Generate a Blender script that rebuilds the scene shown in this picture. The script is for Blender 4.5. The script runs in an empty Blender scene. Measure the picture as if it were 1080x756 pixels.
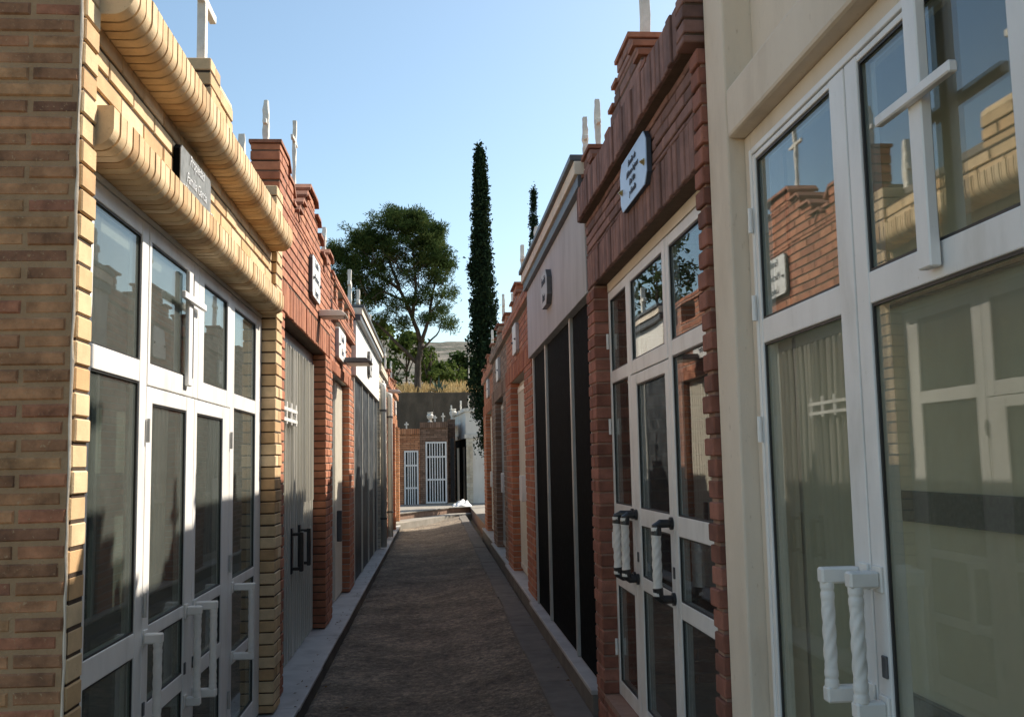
import bpy, bmesh, math, random
import numpy as np
from mathutils import Vector, Matrix, noise

random.seed(11)
rng = np.random.default_rng(5)
scene = bpy.context.scene
COL = scene.collection
RAD = math.radians

# ------------------------------------------------------------------ materials
def new_mat(name):
    m = bpy.data.materials.new(name)
    m.use_nodes = True
    nt = m.node_tree
    nt.nodes.clear()
    out = nt.nodes.new('ShaderNodeOutputMaterial')
    return m, nt, out

def nd(nt, kind, **kw):
    n = nt.nodes.new('ShaderNode' + kind)
    for k, v in kw.items():
        if k in ('operation', 'blend_type', 'data_type', 'attribute_name', 'noise_dimensions', 'distribution', 'feature'):
            setattr(n, k, v)
        else:
            n.inputs[k].default_value = v
    return n

def ramp(nt, stops):
    r = nt.nodes.new('ShaderNodeValToRGB')
    el = r.color_ramp.elements
    while len(el) < len(stops):
        el.new(0.5)
    for e, (p, c) in zip(el, stops):
        e.position = p
        e.color = (c[0], c[1], c[2], 1)
    return r

def surface(name, stops, rough=0.8, scale=6.0, bump=0.3, bscale=60.0, bdist=0.004, tint=False,
            spots=None, metallic=0.0, detail=6.0, stretch=(1, 1, 1), var=0.35, spec=0.5):
    """colour from a ramp (driven by a per-face tint attribute or by noise), mottling noise and bump"""
    m, nt, out = new_mat(name)
    L = nt.links.new
    tc = nt.nodes.new('ShaderNodeTexCoord')
    mp = nt.nodes.new('ShaderNodeMapping')
    mp.inputs['Scale'].default_value = stretch
    L(tc.outputs['Object'], mp.inputs['Vector'])
    n1 = nd(nt, 'TexNoise', Scale=scale, Detail=detail, Roughness=0.6)
    L(mp.outputs['Vector'], n1.inputs['Vector'])
    r = ramp(nt, stops)
    if tint:
        at = nd(nt, 'Attribute', attribute_name='tint')
        L(at.outputs['Fac'], r.inputs['Fac'])
        src = r.outputs['Color']
        mr = nd(nt, 'MapRange')
        mr.inputs['From Min'].default_value = 0.3
        mr.inputs['From Max'].default_value = 0.7
        mr.inputs['To Min'].default_value = 1 - var
        mr.inputs['To Max'].default_value = 1 + var * 0.6
        L(n1.outputs['Fac'], mr.inputs['Value'])
        mx = nd(nt, 'Mix', data_type='RGBA', blend_type='MULTIPLY')
        mx.inputs['Factor'].default_value = 1
        L(src, mx.inputs['A'])
        L(mr.outputs['Result'], mx.inputs['B'])
        src = mx.outputs['Result']
    else:
        L(n1.outputs['Fac'], r.inputs['Fac'])
        src = r.outputs['Color']
    n2 = nd(nt, 'TexNoise', Scale=bscale, Detail=5.0, Roughness=0.65)
    L(mp.outputs['Vector'], n2.inputs['Vector'])
    if spots:
        (lo, hi, c) = spots
        sr = ramp(nt, [(lo, (0, 0, 0)), (hi, (1, 1, 1))])
        L(n2.outputs['Fac'], sr.inputs['Fac'])
        mx2 = nd(nt, 'Mix', data_type='RGBA', blend_type='MIX')
        L(sr.outputs['Color'], mx2.inputs['Factor'])
        L(src, mx2.inputs['A'])
        mx2.inputs['B'].default_value = (c[0], c[1], c[2], 1)
        src = mx2.outputs['Result']
    b = nt.nodes.new('ShaderNodeBsdfPrincipled')
    b.inputs['Roughness'].default_value = rough
    b.inputs['Metallic'].default_value = metallic
    b.inputs['Specular IOR Level'].default_value = spec
    L(src, b.inputs['Base Color'])
    if bump:
        bp = nd(nt, 'Bump', Strength=bump, Distance=bdist)
        L(n2.outputs['Fac'], bp.inputs['Height'])
        L(bp.outputs['Normal'], b.inputs['Normal'])
    L(b.outputs['BSDF'], out.inputs['Surface'])
    return m

def glass_mat(name, tint, dust, dust_col, wave=0.02, f0=.045):
    m, nt, out = new_mat(name)
    L = nt.links.new
    tc = nt.nodes.new('ShaderNodeTexCoord')
    # pane waviness
    n1 = nd(nt, 'TexNoise', Scale=2.2, Detail=1.0)
    L(tc.outputs['Object'], n1.inputs['Vector'])
    bp = nd(nt, 'Bump', Strength=wave, Distance=0.05)
    L(n1.outputs['Fac'], bp.inputs['Height'])
    lw = nd(nt, 'LayerWeight', Blend=0.5)
    pw = nd(nt, 'Math', operation='POWER')
    pw.inputs[1].default_value = 5.0
    L(lw.outputs['Facing'], pw.inputs[0])
    ml = nd(nt, 'Math', operation='MULTIPLY_ADD')
    ml.inputs[1].default_value = 0.95
    ml.inputs[2].default_value = f0
    L(pw.outputs[0], ml.inputs[0])
    tr = nd(nt, 'BsdfTransparent')
    tr.inputs['Color'].default_value = (*tint, 1)
    gl = nd(nt, 'BsdfGlossy', Roughness=0.004)
    L(bp.outputs['Normal'], gl.inputs['Normal'])
    mx = nt.nodes.new('ShaderNodeMixShader')
    L(ml.outputs[0], mx.inputs[0])
    L(tr.outputs[0], mx.inputs[1])
    L(gl.outputs[0], mx.inputs[2])
    # dust film with vertical streaks
    mp = nt.nodes.new('ShaderNodeMapping')
    mp.inputs['Scale'].default_value = (3, 3, 1.6)
    L(tc.outputs['Object'], mp.inputs['Vector'])
    n2 = nd(nt, 'TexNoise', Scale=2.5, Detail=9.0, Roughness=0.8)
    L(mp.outputs['Vector'], n2.inputs['Vector'])
    mr = nd(nt, 'MapRange')
    mr.inputs['From Min'].default_value = 0.3
    mr.inputs['From Max'].default_value = 0.75
    mr.inputs['To Min'].default_value = dust * 0.7
    mr.inputs['To Max'].default_value = dust * 1.35
    L(n2.outputs['Fac'], mr.inputs['Value'])
    df = nd(nt, 'BsdfDiffuse')
    df.inputs['Color'].default_value = (*dust_col, 1)
    mx2 = nt.nodes.new('ShaderNodeMixShader')
    L(mr.outputs['Result'], mx2.inputs[0])
    L(mx.outputs[0], mx2.inputs[1])
    L(df.outputs[0], mx2.inputs[2])
    L(mx2.outputs[0], out.inputs['Surface'])
    return m

def leaf_mat(name, stops, trans=0.25):
    m, nt, out = new_mat(name)
    L = nt.links.new
    at = nd(nt, 'Attribute', attribute_name='tint')
    r = ramp(nt, stops)
    L(at.outputs['Fac'], r.inputs['Fac'])
    d = nd(nt, 'BsdfDiffuse')
    t = nd(nt, 'BsdfTranslucent')
    L(r.outputs['Color'], d.inputs['Color'])
    L(r.outputs['Color'], t.inputs['Color'])
    mx = nt.nodes.new('ShaderNodeMixShader')
    mx.inputs[0].default_value = trans
    L(d.outputs[0], mx.inputs[1])
    L(t.outputs[0], mx.inputs[2])
    L(mx.outputs[0], out.inputs['Surface'])
    return m

M = {}
M['yellow_brick'] = surface('yellow_brick', [(0, (.47, .29, .14)), (.3, (.60, .42, .23)), (.75, (.69, .52, .32)), (1, (.54, .33, .155))],
                            rough=.85, tint=True, scale=9, bump=.5, bscale=150, bdist=.003, var=.22, spots=(.62, .72, (.30, .20, .11)))
M['rustic_brick'] = surface('rustic_brick', [(0, (.22, .105, .06)), (.3, (.42, .215, .105)), (.6, (.45, .25, .12)), (.85, (.42, .175, .095)), (1, (.26, .12, .075))],
                            rough=.9, tint=True, scale=14, bump=.7, bscale=90, bdist=.005, var=.55, spots=(.60, .70, (.44, .30, .17)))
M['red_brick'] = surface('red_brick', [(0, (.30, .105, .055)), (.5, (.39, .145, .075)), (1, (.46, .19, .10))],
                         rough=.85, tint=True, scale=10, bump=.5, bscale=120, bdist=.003, var=.3, spots=(.66, .76, (.20, .08, .05)))
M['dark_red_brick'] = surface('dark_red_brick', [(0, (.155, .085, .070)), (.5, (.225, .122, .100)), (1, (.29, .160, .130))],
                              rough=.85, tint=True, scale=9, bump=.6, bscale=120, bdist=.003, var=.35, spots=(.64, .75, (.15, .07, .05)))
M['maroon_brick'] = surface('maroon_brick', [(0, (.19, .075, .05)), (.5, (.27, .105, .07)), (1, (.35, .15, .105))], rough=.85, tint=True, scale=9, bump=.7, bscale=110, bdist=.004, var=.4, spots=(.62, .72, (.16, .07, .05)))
M['orange_brick'] = surface('orange_brick', [(0, (.42, .17, .08)), (.5, (.52, .23, .11)), (1, (.58, .28, .15))],
                            rough=.85, tint=True, scale=10, bump=.5, bscale=120, bdist=.003, var=.3)
M['brown_brick'] = surface('brown_brick', [(0, (.17, .10, .065)), (.5, (.24, .145, .10)), (1, (.31, .195, .135))],
                           rough=.85, tint=True, scale=10, bump=.5, bscale=120, bdist=.003, var=.3)
M['cream_brick'] = surface('cream_brick', [(0, (.56, .48, .36)), (.5, (.66, .58, .45)), (1, (.70, .64, .52))],
                           rough=.85, tint=True, scale=10, bump=.4, bscale=120, bdist=.003, var=.2)
M['beige_mortar'] = surface('beige_mortar', [(.3, (.33, .21, .115)), (.7, (.42, .28, .16))], rough=.95, scale=14, bump=.8, bscale=130, bdist=.006)
M['brown_mortar'] = surface('brown_mortar', [(.3, (.030, .017, .009)), (.7, (.065, .038, .02))], rough=.95, scale=14, bump=.6, bscale=130)
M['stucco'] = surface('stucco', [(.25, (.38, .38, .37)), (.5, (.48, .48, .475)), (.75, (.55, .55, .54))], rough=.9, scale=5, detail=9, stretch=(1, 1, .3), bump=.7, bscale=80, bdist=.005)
M['kerb_concrete'] = surface('kerb_concrete', [(.25, (.09, .082, .072)), (.5, (.135, .122, .108)), (.75, (.19, .172, .15))], rough=.9, scale=5, detail=10, bump=.6, bscale=60, bdist=.006)
M['grey_mortar'] = surface('grey_mortar', [(.3, (.28, .25, .22)), (.7, (.38, .34, .30))], rough=.95, scale=14, bump=.6, bscale=130)
M['dark_mortar'] = surface('dark_mortar', [(.3, (.07, .045, .03)), (.7, (.12, .075, .05))], rough=.95, scale=14, bump=.6, bscale=130)
M['pink_mortar'] = surface('pink_mortar', [(.3, (.25, .15, .11)), (.7, (.34, .22, .17))], rough=.95, scale=14, bump=.6, bscale=130)
M['cream_render'] = surface('cream_render', [(.25, (.56, .47, .37)), (.45, (.68, .585, .47)), (.75, (.74, .645, .53))], rough=.85, scale=3.2, detail=12, stretch=(1, 1, .4), bump=.6, bscale=45, bdist=.004, spots=(.64, .74, (.52, .43, .33)))
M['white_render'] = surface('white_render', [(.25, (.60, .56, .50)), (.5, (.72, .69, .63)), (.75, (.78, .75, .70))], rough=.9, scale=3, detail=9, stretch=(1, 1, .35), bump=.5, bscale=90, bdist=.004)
M['grey_render'] = surface('grey_render', [(.25, (.34, .32, .29)), (.5, (.42, .40, .37)), (.75, (.47, .45, .42))], rough=.9, scale=3, detail=9, stretch=(1, 1, .3), bump=.5, bscale=70, bdist=.006)
M['white_metal'] = surface('white_metal', [(.3, (.66, .65, .62)), (.45, (.77, .76, .74)), (.6, (.82, .81, .79))], rough=.38, scale=7, detail=12, stretch=(1, 1, .35), bump=.08, bscale=160, bdist=.001, spots=(.66, .74, (.55, .52, .47)))
M['grey_metal'] = surface('grey_metal', [(.3, (.40, .40, .39)), (.6, (.48, .48, .47))], rough=.4, scale=5, bump=.05, bscale=300, metallic=.5)
M['silver_metal'] = surface('silver_metal', [(.3, (.56, .54, .48)), (.6, (.68, .66, .59))], rough=.32, scale=5, stretch=(1, 1, .1), bump=.06, bscale=80, metallic=.25)
M['cream_metal'] = surface('cream_metal', [(.3, (.66, .62, .52)), (.6, (.74, .70, .60))], rough=.4, scale=5, bump=.05, bscale=200)
M['blue_grey_metal'] = surface('blue_grey_metal', [(.3, (.20, .23, .25)), (.6, (.26, .29, .31))], rough=.4, scale=5, bump=.05, bscale=200)
M['gasket'] = surface('gasket', [(.3, (.015, .015, .015)), (.6, (.03, .03, .03))], rough=.5, scale=5, bump=0)
M['black_plastic'] = surface('black_plastic', [(.3, (.012, .012, .013)), (.6, (.022, .022, .024))], rough=.35, scale=8, bump=.05, bscale=200)
M['dark_metal'] = surface('dark_metal', [(.3, (.05, .05, .055)), (.6, (.09, .09, .095))], rough=.45, scale=8, bump=.1, bscale=120)
M['brass'] = surface('brass', [(.3, (.45, .30, .10)), (.6, (.60, .42, .16))], rough=.3, scale=8, bump=0, metallic=.9)
M['white_paint'] = surface('white_paint', [(.25, (.62, .60, .56)), (.6, (.76, .74, .70))], rough=.55, scale=9, detail=8, bump=.3, bscale=120, bdist=.002)
M['weathered_white'] = surface('weathered_white', [(.25, (.50, .47, .42)), (.6, (.70, .67, .61))], rough=.8, scale=12, detail=8, bump=.6, bscale=60, bdist=.006)
M['black_marble'] = surface('black_marble', [(.35, (.002, .0026, .0032)), (.55, (.004, .005, .006)), (.68, (.010, .012, .014))], rough=.7, scale=18, detail=10, bump=0, spec=.02)
M['grey_marble'] = surface('grey_marble', [(.3, (.02, .024, .028)), (.5, (.04, .046, .052)), (.7, (.09, .098, .105))], rough=.5, scale=5, detail=12, bump=0, spec=.10)
M['green_granite'] = surface('green_granite', [(.35, (.015, .022, .02)), (.5, (.035, .05, .045)), (.7, (.08, .10, .09))], rough=.3, scale=70, detail=8, bump=0)
M['pale_marble'] = surface('pale_marble', [(.3, (.30, .30, .30)), (.5, (.42, .42, .42)), (.7, (.50, .50, .49))], rough=.45, scale=4, detail=12, bump=.1, bscale=60)
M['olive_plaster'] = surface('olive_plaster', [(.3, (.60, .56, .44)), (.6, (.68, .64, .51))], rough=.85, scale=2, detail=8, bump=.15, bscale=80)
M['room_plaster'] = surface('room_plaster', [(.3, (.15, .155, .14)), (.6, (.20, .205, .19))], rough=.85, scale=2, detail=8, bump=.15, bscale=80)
M['blue_plaque'] = surface('blue_plaque', [(.3, (.42, .58, .80)), (.6, (.48, .64, .86))], rough=.35, scale=4, bump=0)
M['black_plaque'] = surface('black_plaque', [(.3, (.10, .105, .10)), (.6, (.19, .195, .19))], rough=.55, scale=22, detail=8, bump=0)
M['white_plaque'] = surface('white_plaque', [(.3, (.62, .60, .57)), (.6, (.72, .70, .67))], rough=.4, scale=8, bump=0)
M['grey_plaque'] = surface('grey_plaque', [(.3, (.40, .39, .38)), (.6, (.48, .47, .46))], rough=.4, scale=8, bump=0)
M['dark_letters'] = surface('dark_letters', [(.3, (.03, .04, .06)), (.6, (.05, .06, .08))], rough=.6, scale=8, bump=0)
M['pale_letters'] = surface('pale_letters', [(.3, (.55, .56, .57)), (.6, (.62, .63, .64))], rough=.5, scale=8, bump=0)
M['concrete'] = surface('concrete', [(.25, (.17, .155, .135)), (.5, (.24, .22, .19)), (.75, (.31, .285, .25))], rough=.95, scale=4, detail=10, bump=.8, bscale=60, bdist=.008)
M['dark_concrete'] = surface('dark_concrete', [(.25, (.04, .034, .027)), (.5, (.085, .070, .054)), (.75, (.15, .122, .092))], rough=.95, scale=1.6, detail=12, stretch=(1, 1, .5), bump=.8, bscale=25, bdist=.03)
M['roof_felt'] = surface('roof_felt', [(.3, (.16, .14, .12)), (.7, (.24, .21, .18))], rough=.95, scale=4, bump=.5)
M['clay_tile'] = surface('clay_tile', [(0, (.22, .09, .055)), (.5, (.30, .125, .075)), (1, (.36, .16, .10))], rough=.85, tint=True, scale=12, bump=.6, bscale=110, var=.35)
M['pvc'] = surface('pvc', [(.3, (.50, .49, .45)), (.6, (.58, .57, .53))], rough=.4, scale=6, bump=.05)
M['bark'] = surface('bark', [(.3, (.035, .026, .020)), (.5, (.07, .053, .041)), (.7, (.12, .094, .075))], rough=.95, scale=5, stretch=(3, 3, .6), bump=1, bscale=12, bdist=.05)
M['glass_left'] = glass_mat('glass_left', (.72, .77, .74), .10, (.40, .44, .41), f0=.05)
M['glass_right'] = glass_mat('glass_right', (.90, .93, .90), .025, (.45, .45, .40), wave=.010, f0=.14)
M['glass_mid'] = glass_mat('glass_mid', (.80, .83, .82), .02, (.45, .45, .42), wave=.012)
M['glass_right_low'] = glass_mat('glass_right_low', (.93, .95, .91), .08, (.52, .48, .40), wave=.010, f0=.055)
M['pine_leaf'] = leaf_mat('pine_leaf', [(0, (.016, .032, .012)), (.5, (.048, .078, .026)), (.85, (.095, .125, .042)), (1, (.14, .16, .06))])
M['cypress_leaf'] = leaf_mat('cypress_leaf', [(0, (.010, .020, .012)), (.6, (.022, .038, .020)), (1, (.045, .065, .032))], .12)
M['bush_leaf'] = leaf_mat('bush_leaf', [(0, (.03, .05, .015)), (.5, (.075, .11, .03)), (1, (.15, .18, .06))], .3)
M['agave_leaf'] = leaf_mat('agave_leaf', [(0, (.09, .14, .12)), (1, (.16, .22, .19))], .1)
M['dry_grass'] = leaf_mat('dry_grass', [(0, (.30, .21, .10)), (.5, (.42, .31, .15)), (1, (.50, .40, .22))], .3)
M['earth'] = surface('earth', [(.3, (.20, .14, .08)), (.5, (.30, .22, .12)), (.7, (.38, .29, .16))], rough=1, scale=.8, detail=12, bump=.8, bscale=4, bdist=.1)
M['hill'] = surface('hill', [(.36, (.03, .04, .024)), (.46, (.075, .072, .052)), (.54, (.13, .115, .095)), (.68, (.19, .165, .14))], rough=1, scale=.16, detail=14, bump=1, bscale=.25, bdist=2.0)
M['cloth'] = surface('cloth', [(.3, (.62, .62, .62)), (.6, (.74, .74, .74))], rough=.8, scale=12, bump=.3, bscale=30)

def asphalt():
    m, nt, out = new_mat('asphalt')
    L = nt.links.new
    tc = nt.nodes.new('ShaderNodeTexCoord')
    mp = nt.nodes.new('ShaderNodeMapping')
    mp.inputs['Scale'].default_value = (.9, 1.0, 1)
    L(tc.outputs['Object'], mp.inputs['Vector'])
    a = nd(nt, 'TexNoise', Scale=1.7, Detail=8.0, Roughness=.65)
    b = nd(nt, 'TexNoise', Scale=21.0, Detail=9.0, Roughness=.75)
    c = nd(nt, 'TexVoronoi', Scale=60.0)
    for n in (a, b, c):
        L(mp.outputs['Vector'], n.inputs['Vector'])
    r1 = ramp(nt, [(.28, (.105, .083, .062)), (.5, (.21, .17, .13)), (.72, (.36, .295, .225))])
    L(a.outputs['Fac'], r1.inputs['Fac'])
    r2 = ramp(nt, [(.34, (.38, .38, .38)), (.49, (.9, .9, .9)), (.63, (1.75, 1.7, 1.6))])
    L(b.outputs['Fac'], r2.inputs['Fac'])
    mx = nd(nt, 'Mix', data_type='RGBA', blend_type='MULTIPLY')
    mx.inputs['Factor'].default_value = 1
    L(r1.outputs['Color'], mx.inputs['A'])
    L(r2.outputs['Color'], mx.inputs['B'])
    bs = nt.nodes.new('ShaderNodeBsdfPrincipled')
    bs.inputs['Roughness'].default_value = .9
    sp = ramp(nt, [(.0, (1.5, 1.45, 1.35)), (.25, (1.05, 1.05, 1.05)), (.6, (.72, .72, .72))])
    L(c.outputs['Distance'], sp.inputs['Fac'])
    mx3 = nd(nt, 'Mix', data_type='RGBA', blend_type='MULTIPLY')
    mx3.inputs['Factor'].default_value = .8
    L(mx.outputs['Result'], mx3.inputs['A'])
    L(sp.outputs['Color'], mx3.inputs['B'])
    L(mx3.outputs['Result'], bs.inputs['Base Color'])
    ad = nd(nt, 'Math', operation='MULTIPLY_ADD')
    L(c.outputs['Distance'], ad.inputs[0])
    ad.inputs[1].default_value = .5
    L(b.outputs['Fac'], ad.inputs[2])
    bp = nd(nt, 'Bump', Strength=1.0, Distance=.022)
    L(ad.outputs[0], bp.inputs['Height'])
    L(bp.outputs['Normal'], bs.inputs['Normal'])
    L(bs.outputs[0], out.inputs['Surface'])
    return m
M['asphalt'] = asphalt()

# ------------------------------------------------------------------ objects
def tag(o, label=None, cat=None, group=None, kind=None):
    if label: o['label'] = label
    if cat: o['category'] = cat
    if group: o['group'] = group
    if kind: o['kind'] = kind
    return o

BASE = {}
def empty(name, loc, label, cat, group=None):
    o = bpy.data.objects.new(name, None)
    o.empty_display_size = .2
    COL.objects.link(o)
    o.location = loc
    BASE[o.name] = Vector(loc)
    return tag(o, label, cat, group)

class MB:
    """collects faces; build() links them as ONE mesh object"""
    def __init__(self):
        self.v, self.f, self.m, self.t = [], [], [], []
        self.fix = True
        self.smooth = False
    def face(self, pts, mat=0, tint=.5):
        n = len(self.v)
        self.v += [tuple(p) for p in pts]
        self.f.append(tuple(range(n, n + len(pts))))
        self.m.append(mat); self.t.append(tint)
    def poly(self, verts, faces, mat=0, tint=.5):
        n = len(self.v)
        self.v += [tuple(p) for p in verts]
        for f in faces:
            self.f.append(tuple(i + n for i in f))
            self.m.append(mat); self.t.append(tint)
    def box(self, x0, x1, y0, y1, z0, z1, mat=0, tint=.5, c=0.0):
        x0, x1 = min(x0, x1), max(x0, x1); y0, y1 = min(y0, y1), max(y0, y1); z0, z1 = min(z0, z1), max(z0, z1)
        if c <= 0:
            V = [(x, y, z) for x in (x0, x1) for y in (y0, y1) for z in (z0, z1)]
            F = [(0, 1, 3, 2), (4, 6, 7, 5), (0, 4, 5, 1), (2, 3, 7, 6), (0, 2, 6, 4), (1, 5, 7, 3)]
            self.poly(V, F, mat, tint)
            return
        c = min(c, (x1 - x0) * .3, (y1 - y0) * .3, (z1 - z0) * .3)
        V, idx = [], {}
        for i in (0, 1):
            for j in (0, 1):
                for k in (0, 1):
                    p = [(x0, x1)[i], (y0, y1)[j], (z0, z1)[k]]
                    s = [1 - 2 * i, 1 - 2 * j, 1 - 2 * k]
                    for a in range(3):     # vertex lying on the face with normal axis a
                        q = [p[b] + (s[b] * c if b != a else 0) for b in range(3)]
                        idx[i, j, k, a] = len(V); V.append(q)
        F = []
        for a in range(3):
            b, d = (a + 1) % 3, (a + 2) % 3
            for s in (0, 1):
                loop = []
                for (p, q) in ((0, 0), (1, 0), (1, 1), (0, 1)):
                    key = [0, 0, 0]; key[a] = s; key[b] = p; key[d] = q
                    loop.append(idx[(*key, a)])
                F.append(tuple(loop) if s else tuple(reversed(loop)))
            for p in (0, 1):               # edges along axis a
                for q in (0, 1):
                    k0 = [0, 0, 0]; k1 = [0, 0, 0]
                    k0[a] = 0; k1[a] = 1; k0[b] = k1[b] = p; k0[d] = k1[d] = q
                    F.append((idx[(*k0, b)], idx[(*k1, b)], idx[(*k1, d)], idx[(*k0, d)]))
        for i in (0, 1):
            for j in (0, 1):
                for k in (0, 1):
                    F.append((idx[i, j, k, 0], idx[i, j, k, 1], idx[i, j, k, 2]))
        self.poly(V, F, mat, tint)
    def prism(self, pts2, fn, d0, d1, mat=0, tint=.5):
        """2-D outline extruded between d0 and d1; fn(u, w, d) -> xyz"""
        n = len(pts2)
        V = [fn(u, w, d0) for u, w in pts2] + [fn(u, w, d1) for u, w in pts2]
        F = [tuple(range(n)), tuple(range(2 * n - 1, n - 1, -1))]
        F += [(i, (i + 1) % n, n + (i + 1) % n, n + i) for i in range(n)]
        self.poly(V, F, mat, tint)
    def tube(self, path, radii, seg=8, mat=0, tint=.5, caps=True):
        path = [Vector(p) for p in path]
        if not hasattr(radii, '__len__'): radii = [radii] * len(path)
        base = len(self.v)
        up = None
        for i, p in enumerate(path):
            d = (path[min(i + 1, len(path) - 1)] - path[max(i - 1, 0)]).normalized()
            if up is None:
                up = d.orthogonal().normalized()
            up = (up - d * up.dot(d)).normalized()
            w = d.cross(up)
            for k in range(seg):
                a = 2 * math.pi * k / seg
                self.v.append(tuple(p + (up * math.cos(a) + w * math.sin(a)) * radii[i]))
        for i in range(len(path) - 1):
            for k in range(seg):
                a = base + i * seg + k; b = base + i * seg + (k + 1) % seg
                self.f.append((a, b, b + seg, a + seg)); self.m.append(mat); self.t.append(tint)
        if caps:
            self.f.append(tuple(base + k for k in range(seg))); self.m.append(mat); self.t.append(tint)
            e = base + (len(path) - 1) * seg
            self.f.append(tuple(e + k for k in reversed(range(seg)))); self.m.append(mat); self.t.append(tint)
    def build(self, name, mats, parent=None, loc=None, bevel=0.0):
        if not isinstance(mats, (list, tuple)): mats = [mats]
        if parent is not None:
            base = BASE[parent.name]
        else:
            base = Vector(loc if loc is not None else (0, 0, 0))
        me = bpy.data.meshes.new(name)
        bx, by, bz = base
        me.from_pydata([(x - bx, y - by, z - bz) for x, y, z in self.v], [], self.f)
        for mm in mats:
            me.materials.append(M[mm] if isinstance(mm, str) else mm)
        me.polygons.foreach_set('material_index', self.m)
        at = me.attributes.new('tint', 'FLOAT', 'FACE')
        at.data.foreach_set('value', self.t)
        if self.fix:
            bm = bmesh.new(); bm.from_mesh(me)
            bmesh.ops.recalc_face_normals(bm, faces=bm.faces)
            bm.to_mesh(me); bm.free()
        if self.smooth:
            me.polygons.foreach_set('use_smooth', [True] * len(me.polygons))
        me.update()
        o = bpy.data.objects.new(name, me)
        COL.objects.link(o)
        if parent is not None:
            o.parent = parent
        else:
            o.location = base
        BASE[o.name] = base
        if bevel:
            md = o.modifiers.new('bevel', 'BEVEL'); md.width = bevel; md.segments = 2; md.limit_method = 'ANGLE'
        return o

rnd = random.uniform

def bricks(mb, fn, rects, d_wall, d_front, bl, bh, j, mb_brick=0, mb_mortar=1, u_org=0.0, w_org=0.0, bond=.5, thick=.05, jit=.0015, c=.004, recess=None):
    """brickwork on a plane: fn(u, w, d) -> xyz, d grows outwards. rects: (u0, u1, w0, w1)"""
    if recess is None: recess = j * .6
    for (u0, u1, w0, w1) in rects:
        a = fn(u0, w0, d_wall - thick); b = fn(u1, w1, d_front - recess)
        mb.box(a[0], b[0], a[1], b[1], a[2], b[2], mb_mortar, rnd(0, 1))
        k0 = int(math.floor((w0 - w_org) / (bh + j))); k1 = int(math.ceil((w1 - w_org) / (bh + j)))
        for k in range(k0, k1 + 1):
            wa = max(w0, w_org + k * (bh + j) + j * .5); wb = min(w1, w_org + (k + 1) * (bh + j) - j * .5)
            if wb - wa < .012: continue
            off = (bond * (bl + j)) if k % 2 else 0
            i0 = int(math.floor((u0 - u_org - off) / (bl + j))); i1 = int(math.ceil((u1 - u_org - off) / (bl + j)))
            for i in range(i0, i1 + 1):
                ua = max(u0, u_org + off + i * (bl + j) + j * .5); ub = min(u1, u_org + off + (i + 1) * (bl + j) - j * .5)
                if ub - ua < .012: continue
                df = d_front + rnd(-jit, jit)
                t = random.random()
                q = [(ua, wa), (ub, wa), (ub, wb), (ua, wb)]
                jj = [(rnd(-.0012, .0012), rnd(-.0012, .0012)) for _ in q]
                q = [(x + p, y + r) for (x, y), (p, r) in zip(q, jj)]
                s = [(1, 1), (-1, 1), (-1, -1), (1, -1)]
                V = [fn(x, y, d_front - recess - .002) for x, y in q] + [fn(x, y, df - c) for x, y in q] + \
                    [fn(x + c * p, y + c * r, df) for (x, y), (p, r) in zip(q, s)]
                F = [(8, 9, 10, 11)]
                for e in range(4):
                    n = (e + 1) % 4
                    F += [(e, n, 4 + n, 4 + e), (4 + e, 4 + n, 8 + n, 8 + e)]
                mb.poly(V, F, mb_brick, t)

def stack(mb, x0, x1, y0, y1, z0, z1, bh, j, brick=0, mortar=1, along='y', bl=.24, jit=.003, ins=.006, c=.004, z_org=0.0):
    """a pier of whole bricks with a slightly inset mortar core"""
    x0, x1 = min(x0, x1), max(x0, x1)
    mb.box(x0 + ins, x1 - ins, y0 + ins, y1 - ins, z0 + .003, z1 - .003, mortar, rnd(0, 1))
    k = int(math.floor((z0 - z_org) / (bh + j)))
    while True:
        a = z_org + k * (bh + j) + j * .5; b = a + bh
        k += 1
        if a >= z1 - .01: break
        a = max(a, z0); b = min(b, z1)
        if b - a < .01: continue
        L = (y1 - y0) if along == 'y' else (x1 - x0)
        n = max(1, round(L / (bl + j)))
        cuts = [i / n for i in range(n + 1)]
        if k % 2 and n >= 1 and L > bl * .7:
            cuts = sorted(set([0, 1] + [(i + .5) / n for i in range(n)]))
        for p, q in zip(cuts, cuts[1:]):
            g0 = 0 if p == 0 else j * .5; g1 = 0 if q == 1 else j * .5
            dx, dy = rnd(-jit, jit), rnd(-jit, jit)
            t = random.random()
            if along == 'y':
                mb.box(x0 + dx, x1 + dx, y0 + p * L + g0 + dy, y0 + q * L - g1 + dy, a, b, brick, t, c)
            else:
                mb.box(x0 + p * L + g0 + dx, x0 + q * L - g1 + dx, y0 + dy, y1 + dy, a, b, brick, t, c)

class Side:
    """local facade frame: o outwards from the front plane, y along the alley"""
    def __init__(self, sgn, xf):
        self.s, self.xf = sgn, xf
    def x(self, o): return self.s * (self.xf - o)
    def fn(self, u, w, d): return (self.x(d), u, w)
    def box(self, mb, o0, o1, y0, y1, z0, z1, mat=0, tint=.5, c=0.0):
        mb.box(self.x(o0), self.x(o1), y0, y1, z0, z1, mat, tint, c)
    def bricks(self, mb, rects, d_wall, d_front, *a, **k): bricks(mb, self.fn, rects, d_wall, d_front, *a, **k)
    def stack(self, mb, o0, o1, y0, y1, z0, z1, bh, j, **k): stack(mb, self.x(o0), self.x(o1), y0, y1, z0, z1, bh, j, **k)

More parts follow.
